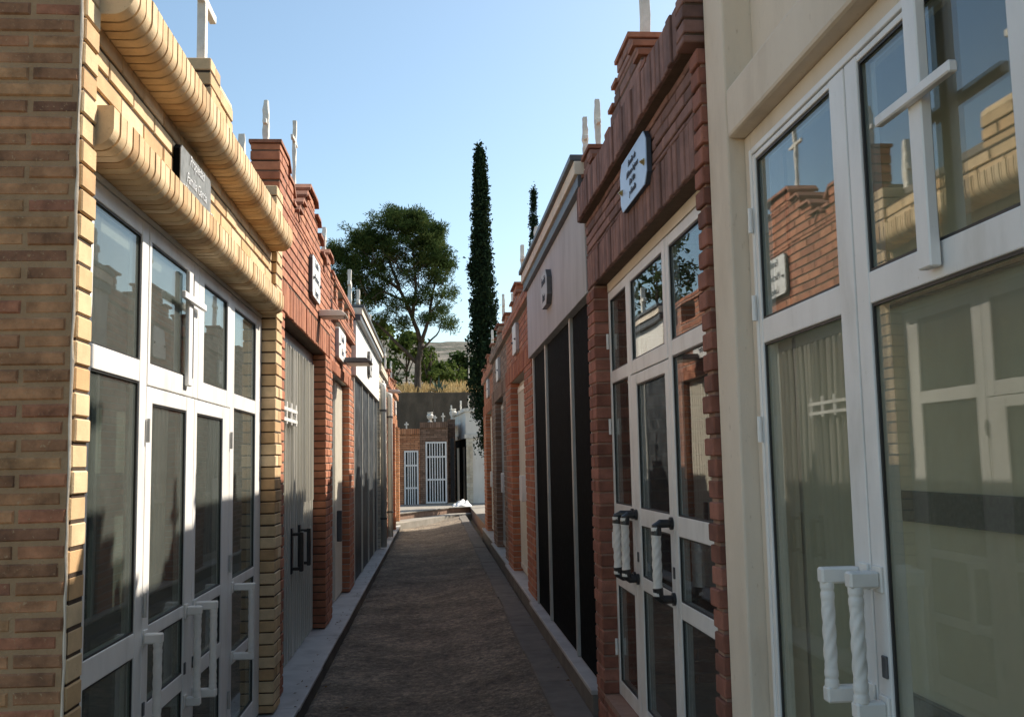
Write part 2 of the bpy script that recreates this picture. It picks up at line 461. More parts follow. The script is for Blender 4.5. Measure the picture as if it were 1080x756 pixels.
def text(lines, S, o, y, z, size, mat, parent, gap=1.35, shear=.25, name='lettering', depth=.002):
    cu = bpy.data.curves.new('txt', 'FONT')
    cu.body = '\n'.join(lines); cu.size = size; cu.align_x = 'CENTER'; cu.align_y = 'CENTER'
    cu.space_line = gap; cu.shear = shear; cu.extrude = depth * .5
    to = bpy.data.objects.new('txt', cu); COL.objects.link(to)
    dg = bpy.context.evaluated_depsgraph_get()
    me = to.evaluated_get(dg).to_mesh()
    mb = MB()
    yd = 1 if S.s < 0 else -1
    for p in me.polygons:
        mb.face([(S.x(o + me.vertices[i].co.z), y + yd * me.vertices[i].co.x, z + me.vertices[i].co.y) for i in p.vertices])
    to.evaluated_get(dg).to_mesh_clear()
    bpy.data.objects.remove(to); bpy.data.curves.remove(cu)
    return mb.build(name, mat, parent)

def plaque(S, parent, y0, y1, z0, z1, o0, o1, face_mat, side_mat, cut, bolts=True, bolt_mat='brass', label=None):
    mb = MB()
    out = [(y0 + cut, z0), (y1 - cut, z0), (y1, z0 + cut), (y1, z1 - cut), (y1 - cut, z1), (y0 + cut, z1), (y0, z1 - cut), (y0, z0 + cut)]
    mb.prism(out, S.fn, o0, o1 - .004, 1)
    mb.prism([(u * .992 + (y0 + y1) * .004, w * .992 + (z0 + z1) * .004) for u, w in out], S.fn, o1 - .004, o1, 0)
    p = mb.build('plaque', [face_mat, side_mat], parent)
    if label: p['label'] = label
    if bolts:
        for yy in (y0 + .045, y1 - .045):
            b = MB()
            zc = (z0 + z1) / 2 - .02
            for r, oo in ((.016, .005), (.010, .014), (.005, .020)):
                b.prism([(yy + r * math.cos(a * math.pi / 4), zc + r * math.sin(a * math.pi / 4)) for a in range(8)], S.fn, o1, o1 + oo, 0)
            b.build('bolt', bolt_mat, p)
    return p

def cross(parent, S, o, y, z, h, w, t=.05, arm=.7, mat='weathered_white', wob=.006, swell=0.0, label=None):
    """upright cross whose arms lie along the alley"""
    mb = MB()
    def post(pts, fn):
        n = len(pts)
        V, F = [], []
        for (a, r) in pts:
            for (p, q) in ((-1, -1), (1, -1), (1, 1), (-1, 1)):
                V.append(fn(a, p * r + rnd(-wob, wob), q * r * .8 + rnd(-wob, wob)))
        for i in range(n - 1):
            for k in range(4):
                F.append((i * 4 + k, i * 4 + (k + 1) % 4, i * 4 + 4 + (k + 1) % 4, i * 4 + 4 + k))
        F += [(3, 2, 1, 0), tuple(4 * (n - 1) + k for k in range(4))]
        mb.poly(V, F)
    N = 9
    post([(i / N * h, t * .5 * (1 + swell * math.sin(i / N * math.pi))) for i in range(N + 1)],
         lambda a, p, q: (S.x(o + q), y + p, z + a))
    for sg in (-1, 1):
        post([(t * .45 + i / 4 * (w / 2 - t * .45), t * .46 * (1 - .12 * i / 4)) for i in range(5)],
             lambda a, p, q: (S.x(o + q), y + sg * a, z + h * arm + p))
    c = mb.build('cross', mat, parent, bevel=.005)
    if label: c['label'] = label
    return c

def twisted(mb, p, h, r, mat=0, seg=24, rings=64):
    """vertical rod: turned collars at the ends and a three-lobed twist between"""
    base = len(mb.v)
    for i in range(rings + 1):
        s = i / rings
        e = min(s, 1 - s) * h
        for k in range(seg):
            a = 2 * math.pi * k / seg
            if e < .055:
                rr = r * (1.04 if e < .018 else (.92 if e < .026 else (1.03 if e < .042 else .95)))
            else:
                rr = r * (.95 + .075 * math.cos(4 * (a - s * h * 34)))
            mb.v.append((p[0] + rr * math.cos(a), p[1] + rr * math.sin(a), p[2] + s * h))
    for i in range(rings):
        for k in range(seg):
            a = base + i * seg + k; b = base + i * seg + (k + 1) % seg
            mb.f.append((a, b, b + seg, a + seg)); mb.m.append(mat); mb.t.append(.5)
    mb.f.append(tuple(base + k for k in reversed(range(seg)))); mb.m.append(mat); mb.t.append(.5)
    mb.f.append(tuple(base + rings * seg + k for k in range(seg))); mb.m.append(mat); mb.t.append(.5)

def handle(S, parent, y, z0, z1, o_door, reach, r=.0165, mats=('white_paint', 'white_paint'), lock=True, yo=0.0):
    """pull handle: two stand-offs and a twisted grip; a keyhole plate beside it"""
    o1 = o_door + reach
    br = MB()
    twisted(br, (S.x(o1), y + yo, z0 + .015), z1 - z0 - .03, r, 0)
    if mats[1] == 'black_plastic':
        for zz, s in ((z0, -1), (z1, 1)):
            br.tube([(S.x(o_door), y, zz), (S.x(o_door + reach * .72), y + yo * .7, zz), (S.x(o1 - .004), y + yo, zz - s * .012), (S.x(o1), y + yo, zz - s * .05)], [.018, .019, .0225, .0235], 12, 1)
            br.tube([(S.x(o_door), y, zz), (S.x(o_door + .012), y, zz)], .028, 12, 1)
    else:
        for zz in (z0, z1):
            S.box(br, o_door + .006, o1 + r * 1.1, y + yo - r * 1.05, y + yo + r * 1.05, zz - .019, zz + .019, 1, .5, .005)
            S.box(br, o_door, o_door + .007, y - .024, y + .024, zz - .03, zz + .03, 1, .5, .002)
    hd = br.build('handle', list(mats), parent)
    for p in hd.data.polygons:
        p.use_smooth = p.material_index == 0 and len(p.vertices) == 4
    if lock:
        k = MB()
        S.box(k, o_door, o_door + .006, y - .012 - .01, y + .012 - .01, (z0 + z1) / 2 - .075, (z0 + z1) / 2 - .025, 0, .5, .002)
        k.build('lock_plate', 'dark_metal', parent)
    return hd

def leaf(name, S, parent, y0, y1, rails, o, st0=.075, st1=.075, depth=.05, glass='glass_left', frame='white_metal', label=None, curtain=False):
    """glazed leaf or fixed light: two stiles, rails [(z0, z1), ...] bottom to top, a pane between each pair"""
    mb = MB()
    z0, z1 = rails[0][0], rails[-1][1]
    S.box(mb, o - depth, o, y0, y0 + st0, z0, z1, 0, .5)
    S.box(mb, o - depth, o, y1 - st1, y1, z0, z1, 0, .5)
    for (a, b) in rails:
        S.box(mb, o - depth + .0015, o - .0015, y0 + st0, y1 - st1, a, b, 0, .5)
    fr = mb.build(name, [frame], parent, bevel=.003)
    if label: fr['label'] = label
    for n_, ((a, b), (c, d)) in enumerate(zip(rails, rails[1:])):
        ga, gb, gy0, gy1 = b, c, y0 + st0, y1 - st1
        g = MB()
        S.box(g, o - .019, o - .013, gy0 + .001, gy1 - .001, ga + .001, gb - .001, 0)
        g.build('glass_pane', glass if isinstance(glass, str) else glass[n_], fr)
        k = MB(); w = .007                       # rubber gasket round the pane
        for (p, q, r, s) in ((gy0, gy0 + w, ga, gb), (gy1 - w, gy1, ga, gb), (gy0 + w, gy1 - w, ga, ga + w), (gy0 + w, gy1 - w, gb - w, gb)):
            S.box(k, o - .0125, o - .006, p, q, r, s)
        k.build('gasket', 'gasket', fr)
    return fr

def body(S, parent, y0, y1, depth, z0, z1, o_in=-.17, mat='grey_render', inner=None, back=True):
    """plain shell behind the front: side and back walls, roof slab, floor"""
    e = .004; t = .07
    mb = MB()
    S.box(mb, o_in, -depth, y0 + e, y0 + t, z0, z1)
    S.box(mb, o_in, -depth, y1 - t, y1 - e, z0, z1)
    S.box(mb, -depth, -depth - t, y0 + e, y1 - e, z0, z1)
    mb.build('wall', mat if not inner else inner, parent)
    rf = MB()
    S.box(rf, o_in, -depth - t, y0 + e, y1 - e, z1 + .002, z1 + .12)
    rf.build('roof', 'roof_felt', parent)
    fl = MB()
    S.box(fl, o_in + .1, -depth, y0 + t, y1 - t, z0 + .002, z0 + .05)
    fl.build('floor', 'pale_marble', parent)

def gable(S, mb, yc, zb, steps, o0, o1, bh, j, brick=0, mortar=1, cap=2, slant=True, bl=.24, over=.055):
    """stepped pier: steps [(half_length, top_z)] from the widest up, every step topped by overhanging clay tiles"""
    prev_h = None
    zlow = zb
    for (hl, zt) in steps:
        S.stack(mb, o0, o1, yc - hl, yc + hl, zlow, zt, bh, j, brick=brick, mortar=mortar, bl=bl)
        zlow = zt + .0005
    for n, (hl, zt) in enumerate(steps):
        inner = steps[n + 1][0] if n + 1 < len(steps) else 0.0
        for sg in (-1, 1):
            a = yc + sg * (inner + .003); b = yc + sg * (hl + over)
            if inner == 0: a = yc + sg * .002
            drop = .045 if slant else 0.0
            th = .022
            zi = zt + .026
            pts = [(a, zi), (yc + sg * hl, zi), (b, zi - drop), (b - sg * .006, zi - drop - th), (yc + sg * hl, zi - th), (a, zi - th)]
            oo0, oo1 = o0 - .01, o1 + (.03 if over > .03 else .012)
            mb.prism(pts, S.fn, oo0, oo1, cap, random.random())

def half_gable(S, mb, ya, zb, steps, o0, o1, bh, j, brick=0, mortar=1, cap=2):
    """end pier that is sheer on the near side and steps down away from it, a slanted tile on every step"""
    zlow = zb
    for (ln, zt) in steps:
        S.stack(mb, o0, o1, ya, ya + ln, zlow, zt, bh, j, brick=brick, mortar=mortar)
        zlow = zt + .0005
    for n, (ln, zt) in enumerate(steps):
        a = ya + (steps[n + 1][0] + .003 if n + 1 < len(steps) else -.015)
        e = ya + ln - .02
        pts = [(a, zt + .026), (e, zt + .026), (e + .11, zt - .045), (e + .105, zt - .070), (e, zt + .004), (a, zt + .004)]
        mb.prism(pts, S.fn, o0 - .01, o1 + .012, cap, random.random())

GROUP_L = 'family chapels along the left of the alley'
GROUP_R = 'family chapels along the right of the alley'

# =================================================================== chapel 1, left: yellow brick
S = Side(-1, 1.0)
root = empty('yellow_brick_chapel', (-1.9, 4.7, 0), 'yellow brick chapel with rolled brick cornices, sunlit white glazed front and a black plaque', 'chapel', GROUP_L)
Y0, Y1 = 2.84, 6.60
BHy, Jy = .061, .012
# rustic side wall that faces down the alley
mb = MB()
bricks(mb, lambda u, w, d: (u, Y0 - .004 - d, w), [(-3.7, -1.012, .02, 3.62)], 0, .012, .235, .037, .0115, u_org=-1.145, recess=.004, thick=.08, jit=.0025, c=.005)
mb.build('side_wall', ['rustic_brick', 'beige_mortar'], root, )['label'] = 'rustic brown brick side wall with wide mortar joints'
mb = MB()
pth = []
for i in range(60):
    z = .05 + i * .06
    pth.append((-1.009 + rnd(-.002, .002), Y0 - .008 + rnd(-.002, .002), z))
mb.tube(pth, [.0042 + rnd(-.001, .0015) for _ in pth], 6)
mb.build('sealant_bead', 'cream_render', root)
# pilasters
for (a, b, t) in ((Y0, 2.955, 3.62), (6.355, Y1, 3.43)):
    mb = MB()
    S.stack(mb, -.155, 0, a, b, .10, t, .0655, .0075, jit=.004, ins=.005, bl=.25)
    if a > 5:
        S.stack(mb, -.40, -.16, a, b, 3.0, t, BHy, Jy, jit=.004, ins=.009, bl=.25)
    mb.build('pilaster', ['yellow_brick', 'brown_mortar'], root)
# frieze between the two rolls
mb = MB()
S.bricks(mb, [(2.957, 6.353, 2.70, 2.985)], -.04, -.030, .245, BHy, Jy, u_org=3.02, thick=.10, jit=.002, recess=.006)
S.bricks(mb, [(2.957, 6.353, 3.128, 3.30)], -.02, -.018, .245, BHy, Jy, u_org=3.02, thick=.10, jit=.003)
mb.build('frieze', ['yellow_brick', 'brown_mortar'], root)
def roll(z0, z1, proud, R, y0, y1, back):
    mb = MB()
    pitch = .064; g = .0115
    prof = lambda o1, jz: ([(back, z0 + jz), (o1 - R, z0 + jz)] +
                       [(o1 - R + R * math.sin(a), z0 + R - R * math.cos(a) + jz) for a in [math.pi / 2 * i / 16 for i in range(1, 17)]] +
                       [(o1, z1 - .006 + jz), (o1 - .006, z1 + jz), (back, z1 + jz)])
    y = y0
    while y < y1 - .02:
        e = min(y + pitch - g, y1)
        pr = prof(proud + rnd(-.0013, .0013), rnd(-.0013, .0013))
        mb.prism(pr, lambda u, w, d: (S.x(u), d, w), y, e, 0, random.random())
        y += pitch
    core = [(u - (.0075 if u > back + .01 else 0), w + (.0075 if w < (z0 + z1) / 2 else -.0075)) for u, w in prof(proud, 0)]
    mb.prism(core, lambda u, w, d: (S.x(u), d, w), y0 + .005, y1 - .005, 1)
    return mb
roll(2.575, 2.698, .050, .058, 2.958, 6.352, -.15).build('rolled_cornice', ['yellow_brick', 'brown_mortar'], root)
roll(2.985, 3.125, .102, .068, 2.958, 6.352, -.10).build('rolled_cornice', ['yellow_brick', 'brown_mortar'], root)
# stepped pier above the cornice with its cross
mb = MB()
S.stack(mb, -.26, -.05, 4.66, 4.885, 3.30, 3.57, BHy, Jy, bl=.25)
S.stack(mb, -.24, -.055, 4.89, 5.19, 3.30, 3.50, BHy, Jy, bl=.25)
mb.prism([(-.24, 3.5005), (-.055, 3.5005), (-.06, 3.53), (-.09, 3.556), (-.24, 3.556)], lambda u, w, d: (S.x(u), d, w), 4.89, 5.19, 0, .6)
S.stack(mb, -.24, -.055, 4.36, 4.655, 3.30, 3.36, BHy, Jy, bl=.25)
mb.build('parapet_pier', ['yellow_brick', 'brown_mortar'], root)
cross(root, S, -.12, 4.77, 3.57, .95, .46, .052, arm=.36, mat='weathered_white', wob=.001)
cross(root, S, -.25, 6.46, 3.40, .40, .10, .055, arm=.5, mat='weathered_white', wob=.005, swell=.2)
# black plaque
p = plaque(S, root, 3.92, 4.46, 2.60, 2.90, -.026, .002, 'black_plaque', 'black_marble', .02, bolt_mat='weathered_white')
text(['Propiedad', 'Familia Garcia', 'Tomas y Flor'], S, .004, 4.19, 2.79, .062, 'pale_letters', p)
# lintel and interior
mb = MB()
S.box(mb, -.16, -.09, 2.958, 6.352, 2.552, 2.573)
mb.build('lintel', 'white_render', root)
OG = -.092
low = (.10, .22)
leaf('window', S, root, 2.96, 3.845, [low, (.925, 1.012), (1.93, 2.01), (2.487, 2.548)], OG, st0=.27, st1=.085)
d1 = leaf('door', S, root, 3.852, 4.603, [low, (.655, .725), (.962, 1.012), (1.858, 1.92)], OG, st0=.08, st1=.135)
d2 = leaf('door', S, root, 4.611, 5.395, [low, (.655, .725), (.962, 1.012), (1.858, 1.92)], OG, st0=.05, st1=.17)
leaf('fanlight', S, root, 3.852, 4.655, [(1.925, 2.01), (2.487, 2.548)], OG + .002, st0=.03, st1=.085)
leaf('fanlight', S, root, 4.663, 5.395, [(1.925, 2.01), (2.487, 2.548)], OG + .002, st0=.105, st1=.085)
d3 = leaf('window', S, root, 5.403, 6.350, [low, (.555, .615), (.955, 1.008), (1.93, 2.01), (2.487, 2.548)], OG, st0=.10, st1=.19)
for d_, y_ in ((d1, 3.848), (d2, 5.399)):
    for z in (1.75, 1.1, .4):
        mb = MB()
        mb.tube([(S.x(OG + .009), y_, z - .045), (S.x(OG + .009), y_, z + .045)], .0075, 8)
        mb.build('hinge', 'grey_metal', d_)
handle(S, d1, 3.80 + .085, .56, .975, OG, .055, yo=-.02)
handle(S, d1, 4.50, .60, .985, OG, .05, yo=.01)
handle(S, d2, 4.645, .60, .985, OG, .085, yo=.02)
handle(S, d3, 5.50, .60, .965, OG, .10, yo=.02, lock=False)
mb = MB()
S.box(mb, OG + .004, OG + .022, 4.40, 4.465, 1.965, 2.475, 0, .5, .003)
S.box(mb, OG + .0225, OG + .040, 4.255, 4.65, 2.33, 2.362, 0, .5, .003)
mb.build('cross', 'white_metal', root)
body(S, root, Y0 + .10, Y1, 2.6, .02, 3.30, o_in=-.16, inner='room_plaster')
mb = MB()
S.box(mb, -.62, -.66, 3.0, 6.5, .1, 3.2, 0)
for z in (.82, 1.52, 2.22):
    S.box(mb, -.60, -.618, 3.0, 6.5, z, z + .07, 1)
for y in (3.9, 4.75, 5.6):
    S.box(mb, -.595, -.617, y, y + .06, .12, 3.0, 1)
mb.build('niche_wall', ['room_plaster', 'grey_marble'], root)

# =================================================================== generic brick chapel pieces
def pil(S, root, spans, o0, o1, z0, z1, bh, j, mats):
    for (a, b) in spans:
        mb = MB()
        S.stack(mb, o0, o1, a, b, z0, z1, bh, j, jit=.003, bl=.24)
        mb.build('pilaster', mats, root)

def soldier(S, mb, y0, y1, z0, z1, back, front, pitch=.06, j=.010):
    S.bricks(mb, [(y0, y1, z0, z1)], back, front, pitch - j, (z1 - z0) - .004, .010, u_org=y0, w_org=z0 - .003, bond=0, thick=.10, jit=.005, recess=.018)

# =================================================================== chapel 2, left: red brick with stepped gable
S = Side(-1, 1.03)
root = empty('red_brick_chapel', (-2.0, 8.3, 0), 'sunlit red brick chapel with stepped tiled gable, white plaque and ribbed silver metal door', 'chapel', GROUP_L)
Y0, Y1 = 6.65, 9.99
BM = ['red_brick', 'dark_mortar', 'clay_tile']
BHr, Jr = .060, .011
pil(S, root, [(Y0, 6.93), (9.56, Y1)], -.14, 0, .10, 2.675, BHr, Jr, BM[:2])
mb = MB()
soldier(S, mb, Y0, Y1, 2.68, 2.90, -.04, .0)
S.bricks(mb, [(Y0, Y1, 2.902, 3.44)], -.04, 0, .245, BHr, Jr, u_org=Y0, thick=.10)
mb.build('frieze', BM[:2], root)
mb = MB()
yc = (Y0 + Y1) / 2 + .05
half_gable(S, mb, 6.66, 3.44, [(.86, 3.56), (.64, 3.69), (.40, 3.81)], -.20, .0, BHr, Jr)
gable(S, mb, yc, 3.44, [(.92, 3.56), (.70, 3.68), (.48, 3.80), (.26, 3.92)], -.22, .003, BHr, Jr)
gable(S, mb, 9.80, 3.44, [(.36, 3.56), (.18, 3.70)], -.22, .0, BHr, Jr)
mb.build('stepped_gable', BM, root)
cross(root, S, -.12, 6.80, 3.836, .33, .12, .040, arm=.5, wob=.004, swell=.35)
cross(root, S, -.13, 8.28, 3.946, .60, .30, .036, arm=.70, wob=.006)
cross(root, S, -.13, 9.62, 3.72, .30, .10, .05, arm=.6, wob=.006)
cross(root, S, -.06, 9.93, 3.72, .30, .12, .05, arm=.6, wob=.006)
p = plaque(S, root, 8.22, 8.78, 3.03, 3.38, .004, .034, 'white_plaque', 'dark_metal', .03, bolt_mat='dark_metal')
text(['Familia', 'Martinez', 'Lopez'], S, .036, 8.50, 3.205, .09, 'dark_letters', p)
# ribbed metal door in two leaves
mb = MB()
S.box(mb, -.16, -.125, 6.935, 9.555, 2.58, 2.672)
mb.build('lintel', 'grey_metal', root)
for n, (a, b) in enumerate(((6.94, 8.22), (8.23, 9.55))):
    mb = MB()
    S.box(mb, -.165, -.150, a, b, .10, 2.575, 1)
    y = a + .004
    while y < b - .03:
        S.box(mb, -.1495, -.112, y, y + .034, .10, 2.575, 0, .5, .006)
        y += .134
    d = mb.build('door', ['silver_metal', 'grey_metal'], root)
    mb = MB()
    y0b, y1b = a + .18, b - .18
    for i in range(6):
        yy = y0b + (y1b - y0b) * i / 5
        mb.tube([(S.x(-.10), yy, 1.30), (S.x(-.10), yy, 2.56)], .008, 6)
    d2g = mb.build('grille', 'silver_metal', d)
    if n == 0:
        mb = MB()
        for zz in (1.95, 2.03):
            S.box(mb, -.092, -.075, y0b - .1, y1b + .1, zz, zz + .025)
        for i in range(5):
            yy = y0b - .05 + (y1b - y0b + .1) * i / 4
            S.box(mb, -.090, -.077, yy - .02, yy + .02, 1.93, 2.10)
        mb.build('ornament', 'white_metal', d)
    mb = MB()
    hy = b - .16 if n == 0 else a + .30
    S.box(mb, -.118, -.10, hy - .035, hy + .035, .76, 1.12, 0, .5, .004)
    for zz in (.80, 1.07):
        S.box(mb, -.10, -.03, hy - .015, hy + .015, zz - .012, zz + .012, 0, .5, .003)
    S.box(mb, -.045, -.015, hy - .03, hy + .03, .78, 1.09, 0, .5, .004)
    mb.build('handle', 'black_plastic', d)
body(S, root, Y0, Y1, 2.5, .02, 3.42)

# =================================================================== chapel 3, left
S = Side(-1, 1.03)
root = empty('red_brick_chapel', (-2.0, 11.4, 0), 'narrow red brick chapel with open brick parapet, small white plaque and grey and cream door', 'chapel', GROUP_L)
Y0, Y1 = 10.0, 12.86
BM = ['red_brick', 'grey_mortar', 'clay_tile']
pil(S, root, [(Y0, 10.18), (12.2, Y1)], -.16, 0, .10, 2.58, BHr, Jr, BM[:2])
mb = MB()
soldier(S, mb, 10.0, Y1, 2.585, 2.70, -.06, -.01)
S.bricks(mb, [(10.0, Y1, 2.702, 3.16)], -.06, -.03, .245, BHr, Jr, u_org=Y0, thick=.10)
S.bricks(mb, [(10.0, Y1, 3.162, 3.30)], -.06, .02, .245, BHr, Jr, u_org=Y0, thick=.10)
mb.build('frieze', BM[:2], root)
mb = MB()
for y in (10.05, 10.55, 11.3, 12.05, 12.6):
    S.stack(mb, -.22, .0, y, y + .22, 3.302, 3.52, BHr, Jr)
S.bricks(mb, [(10.0, Y1, 3.522, 3.60)], -.03, .02, .245, BHr, Jr, u_org=Y0, thick=.20)
mb.build('parapet', BM[:2], root)
cross(root, S, -.10, 10.25, 3.602, .36, .16, .05, arm=.62)
p = plaque(S, root, 10.75, 11.6, 2.78, 3.12, -.028, .012, 'white_plaque', 'grey_plaque', .02, bolt_mat='dark_metal')
text(['Familia', 'Soler'], S, .014, 11.18, 2.95, .11, 'dark_letters', p)
mb = MB()
S.box(mb, -.19, -.15, 10.19, 11.30, .1, 2.58); S.box(mb, -.15, -.135, 10.30, 11.2, .25, 1.1, 0, .5, .004); S.box(mb, -.15, -.135, 10.30, 11.2, 1.22, 2.45, 0, .5, .004)
d = mb.build('door', 'blue_grey_metal', root)
mb = MB()
S.box(mb, -.135, -.09, 10.5, 11.05, 1.72, 1.80, 0, .5, .004); S.box(mb, -.135, -.09, 10.6, 10.66, 1.6, 1.95, 0, .5, .004)
mb.build('grille', 'white_metal', d)
mb = MB()
S.box(mb, -.19, -.10, 11.31, 12.195, .1, 2.58)
for i in range(8):
    S.box(mb, -.10, -.085, 11.34 + i * .107, 11.34 + i * .107 + .06, .12, 2.55, 0, .5, .004)
d = mb.build('door', 'cream_metal', root)
mb = MB()
S.box(mb, -.085, -.03, 11.5, 11.56, .75, 1.10, 0, .5, .006)
mb.build('handle', 'dark_metal', d)
body(S, root, Y0, Y1, 2.5, .02, 3.28)

# =================================================================== chapel 4, left: white with dark marble
def marble_chapel(S, root, Y0, Y1, zf, zl, zt, panel, post_mat, wall, posts, corn_o, plaque_rect, fascia):
    mb = MB()
    S.box(mb, -.10, 0, Y0, Y1, zl, zt - .18)
    mb.build('header', wall, root, bevel=.004)
    mb = MB()
    S.box(mb, -.12, corn_o, Y0 - .0, Y1, zt - .178, zt - .10, 1)
    S.box(mb, -.12, corn_o + .02, Y0 - .0, Y1, zt - .098, zt - .012, 0)
    S.box(mb, -.12, corn_o + .045, Y0 - .0, Y1, zt - .010, zt + .03, 1)
    mb.build('cornice', [fascia, 'dark_metal'], root, bevel=.004)
    edges = [Y0] + [v for ab in posts for v in ab] + [Y1]
    for n_, (a, b) in enumerate(zip(edges[0::2], edges[1::2])):
        ext = .05 if 0 < n_ < len(posts) else -.004
        if b - a < .05: continue
        mb = MB()
        S.box(mb, -.14, -.050, a - ext, b + ext, zf, zl - .006, 0, .5, .004)
        mb.build('marble_panel', panel, root)
    for a, b in posts:
        mb = MB()
        w_ = min(.045, (b - a) * .5); c_ = (a + b) / 2
        S.box(mb, -.12, -.032, c_ - w_ / 2, c_ + w_ / 2, zf, zl - .003, 0, .5, .004)
        mb.build('post', post_mat, root)
    if plaque_rect:
        y0, y1, z0, z1, fm = plaque_rect
        p = plaque(S, root, y0, y1, z0, z1, .002, .045, fm, 'dark_metal', .07, bolts=False)
        text(['Familia', 'Ruiz'], S, .047, (y0 + y1) / 2, (z0 + z1) / 2, .10, 'dark_letters', p)
    body(S, root, Y0, Y1, 2.5, .02, zt - .20)

S = Side(-1, 1.0)
root = empty('white_chapel', (-2.0, 15.6, 0), 'sunlit white rendered chapel with grey marble panels on the left row', 'chapel', GROUP_L)
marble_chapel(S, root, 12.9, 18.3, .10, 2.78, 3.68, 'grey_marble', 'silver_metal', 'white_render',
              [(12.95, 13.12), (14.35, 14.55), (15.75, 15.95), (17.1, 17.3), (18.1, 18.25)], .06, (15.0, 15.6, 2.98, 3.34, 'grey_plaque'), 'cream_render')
cross(root, S, -.10, 13.1, 3.712, .50, .22, .06, arm=.62)
cross(root, S, -.10, 14.6, 3.712, .50, .22, .06, arm=.62)
cross(root, S, -.10, 17.2, 3.712, .52, .22, .06, arm=.62)

# =================================================================== further left chapels
def small_chapel(S, name, label, Y0, Y1, brick, mortar, zl, zt, zf, door_mat, pw=.3, gab=True, grp=GROUP_L, plq=True, cr=True, proud=.0):
    root = empty(name, (S.x(-1.0), (Y0 + Y1) / 2, 0), label, 'chapel', grp)
    BMx = [brick, mortar, 'clay_tile']
    pil(S, root, [(Y0, Y0 + pw), (Y1 - pw, Y1)], -.15, proud, zf, zl - .004, BHr, Jr, BMx[:2])
    mb = MB()
    soldier(S, mb, Y0, Y1, zl, zl + .20, -.05, 0)
    S.bricks(mb, [(Y0, Y1, zl + .202, zt - .14)], -.05, -.02, .245, BHr, Jr, u_org=Y0, thick=.10)
    S.bricks(mb, [(Y0, Y1, zt - .138, zt)], -.05, .035, .245, BHr, Jr, u_org=Y0, thick=.10)
    mb.build('frieze', BMx[:2], root)
    yc = (Y0 + Y1) / 2
    if gab:
        for yy, st in ((yc, [(.5, zt + .12), (.25, zt + .26)]), (Y0 + .2, [(.18, zt + .16)]), (Y1 - .2, [(.18, zt + .16)])):
            mb = MB()
            gable(S, mb, yy, zt, st, -.20, 0, BHr, Jr, slant=False)
            mb.build('parapet_pier', BMx, root)
    if cr:
        cross(root, S, -.1, yc, zt + (.29 if gab else 0), .5, .22, .055, arm=.65)
    if plq:
        p = plaque(S, root, yc - .25, yc + .25, zl + .27, zl + .62, -.018, .022, 'white_plaque', 'grey_plaque', .03, bolt_mat='dark_metal')
    a, b = Y0 + pw + .003, Y1 - pw - .003
    mid = (a + b) / 2
    for (p0, p1) in ((a, mid - .004), (mid + .004, b)):
        mb = MB()
        S.box(mb, -.15, -.12, p0, p1, zf, zl - .006)
        for k in range(max(2, int((p1 - p0) / .14))):
            n = max(2, int((p1 - p0) / .14))
            yy = p0 + .03 + (p1 - p0 - .06) * k / (n - 1)
            S.box(mb, -.12, -.095, yy - .014, yy + .014, zf + .04, zl - .05, 0, .5, .003)
        for zz in (zf + .05, zf + .95, zl - .14):
            S.box(mb, -.12, -.090, p0 + .02, p1 - .02, zz, zz + .06, 0, .5, .003)
        d = mb.build('door', door_mat, root)
        mb = MB()
        hy = p1 - .1 if p1 < mid else p0 + .1
        S.box(mb, -.09, -.02, hy - .02, hy + .02, zf + .9, zf + 1.2, 0, .5, .006)
        mb.build('handle', 'white_metal', d)
    body(S, root, Y0, Y1, 2.4, .02, zt - .02)
    return root

small_chapel(Side(-1, .99), 'cream_brick_chapel', 'cream brick chapel beyond the white chapel, flanked by two pale downpipes', 18.35, 20.9, 'cream_brick', 'grey_mortar', 2.65, 3.5, .10, 'grey_metal', gab=False)
small_chapel(Side(-1, .98), 'red_brick_chapel', 'small red brick chapel behind the second downpipe on the left row', 20.95, 23.6, 'red_brick', 'grey_mortar', 2.6, 3.45, .10, 'cream_metal')
small_chapel(Side(-1, .97), 'orange_brick_chapel', 'last sunlit orange brick chapel at the far end of the left row', 23.65, 26.6, 'orange_brick', 'grey_mortar', 2.6, 3.45, .10, 'cream_metal', proud=.05)

def downpipe(x, y, z0, z1, label):
    root = empty('downpipe', (x, y, 0), label, 'downpipe', 'downpipes on the left row')
    mb = MB()
    mb.tube([(x - .10, y, z1), (x - .05, y, z1 + .05), (x, y, z1 + .03), (x, y, z1 - .06), (x, y, z0)], [.055, .058, .06, .055, .055], 12)
    o = mb.build('pipe', 'pvc', root)
    for p in o.data.polygons: p.use_smooth = True
    for zz in (z0 + .5, z1 - .45):
        mb = MB()
        mb.tube([(x, y, zz), (x, y, zz + .035)], .066, 12)
        mb.box(x - .12, x - .05, y - .015, y + .015, zz + .005, zz + .03)
        mb.build('bracket', 'dark_metal', root)
downpipe(-.93, 18.38, .12, 3.05, 'pale grey downpipe nearest the white chapel, with black brackets')
downpipe(-.92, 20.92, .12, 3.05, 'second pale downpipe, in front of the red brick chapel')

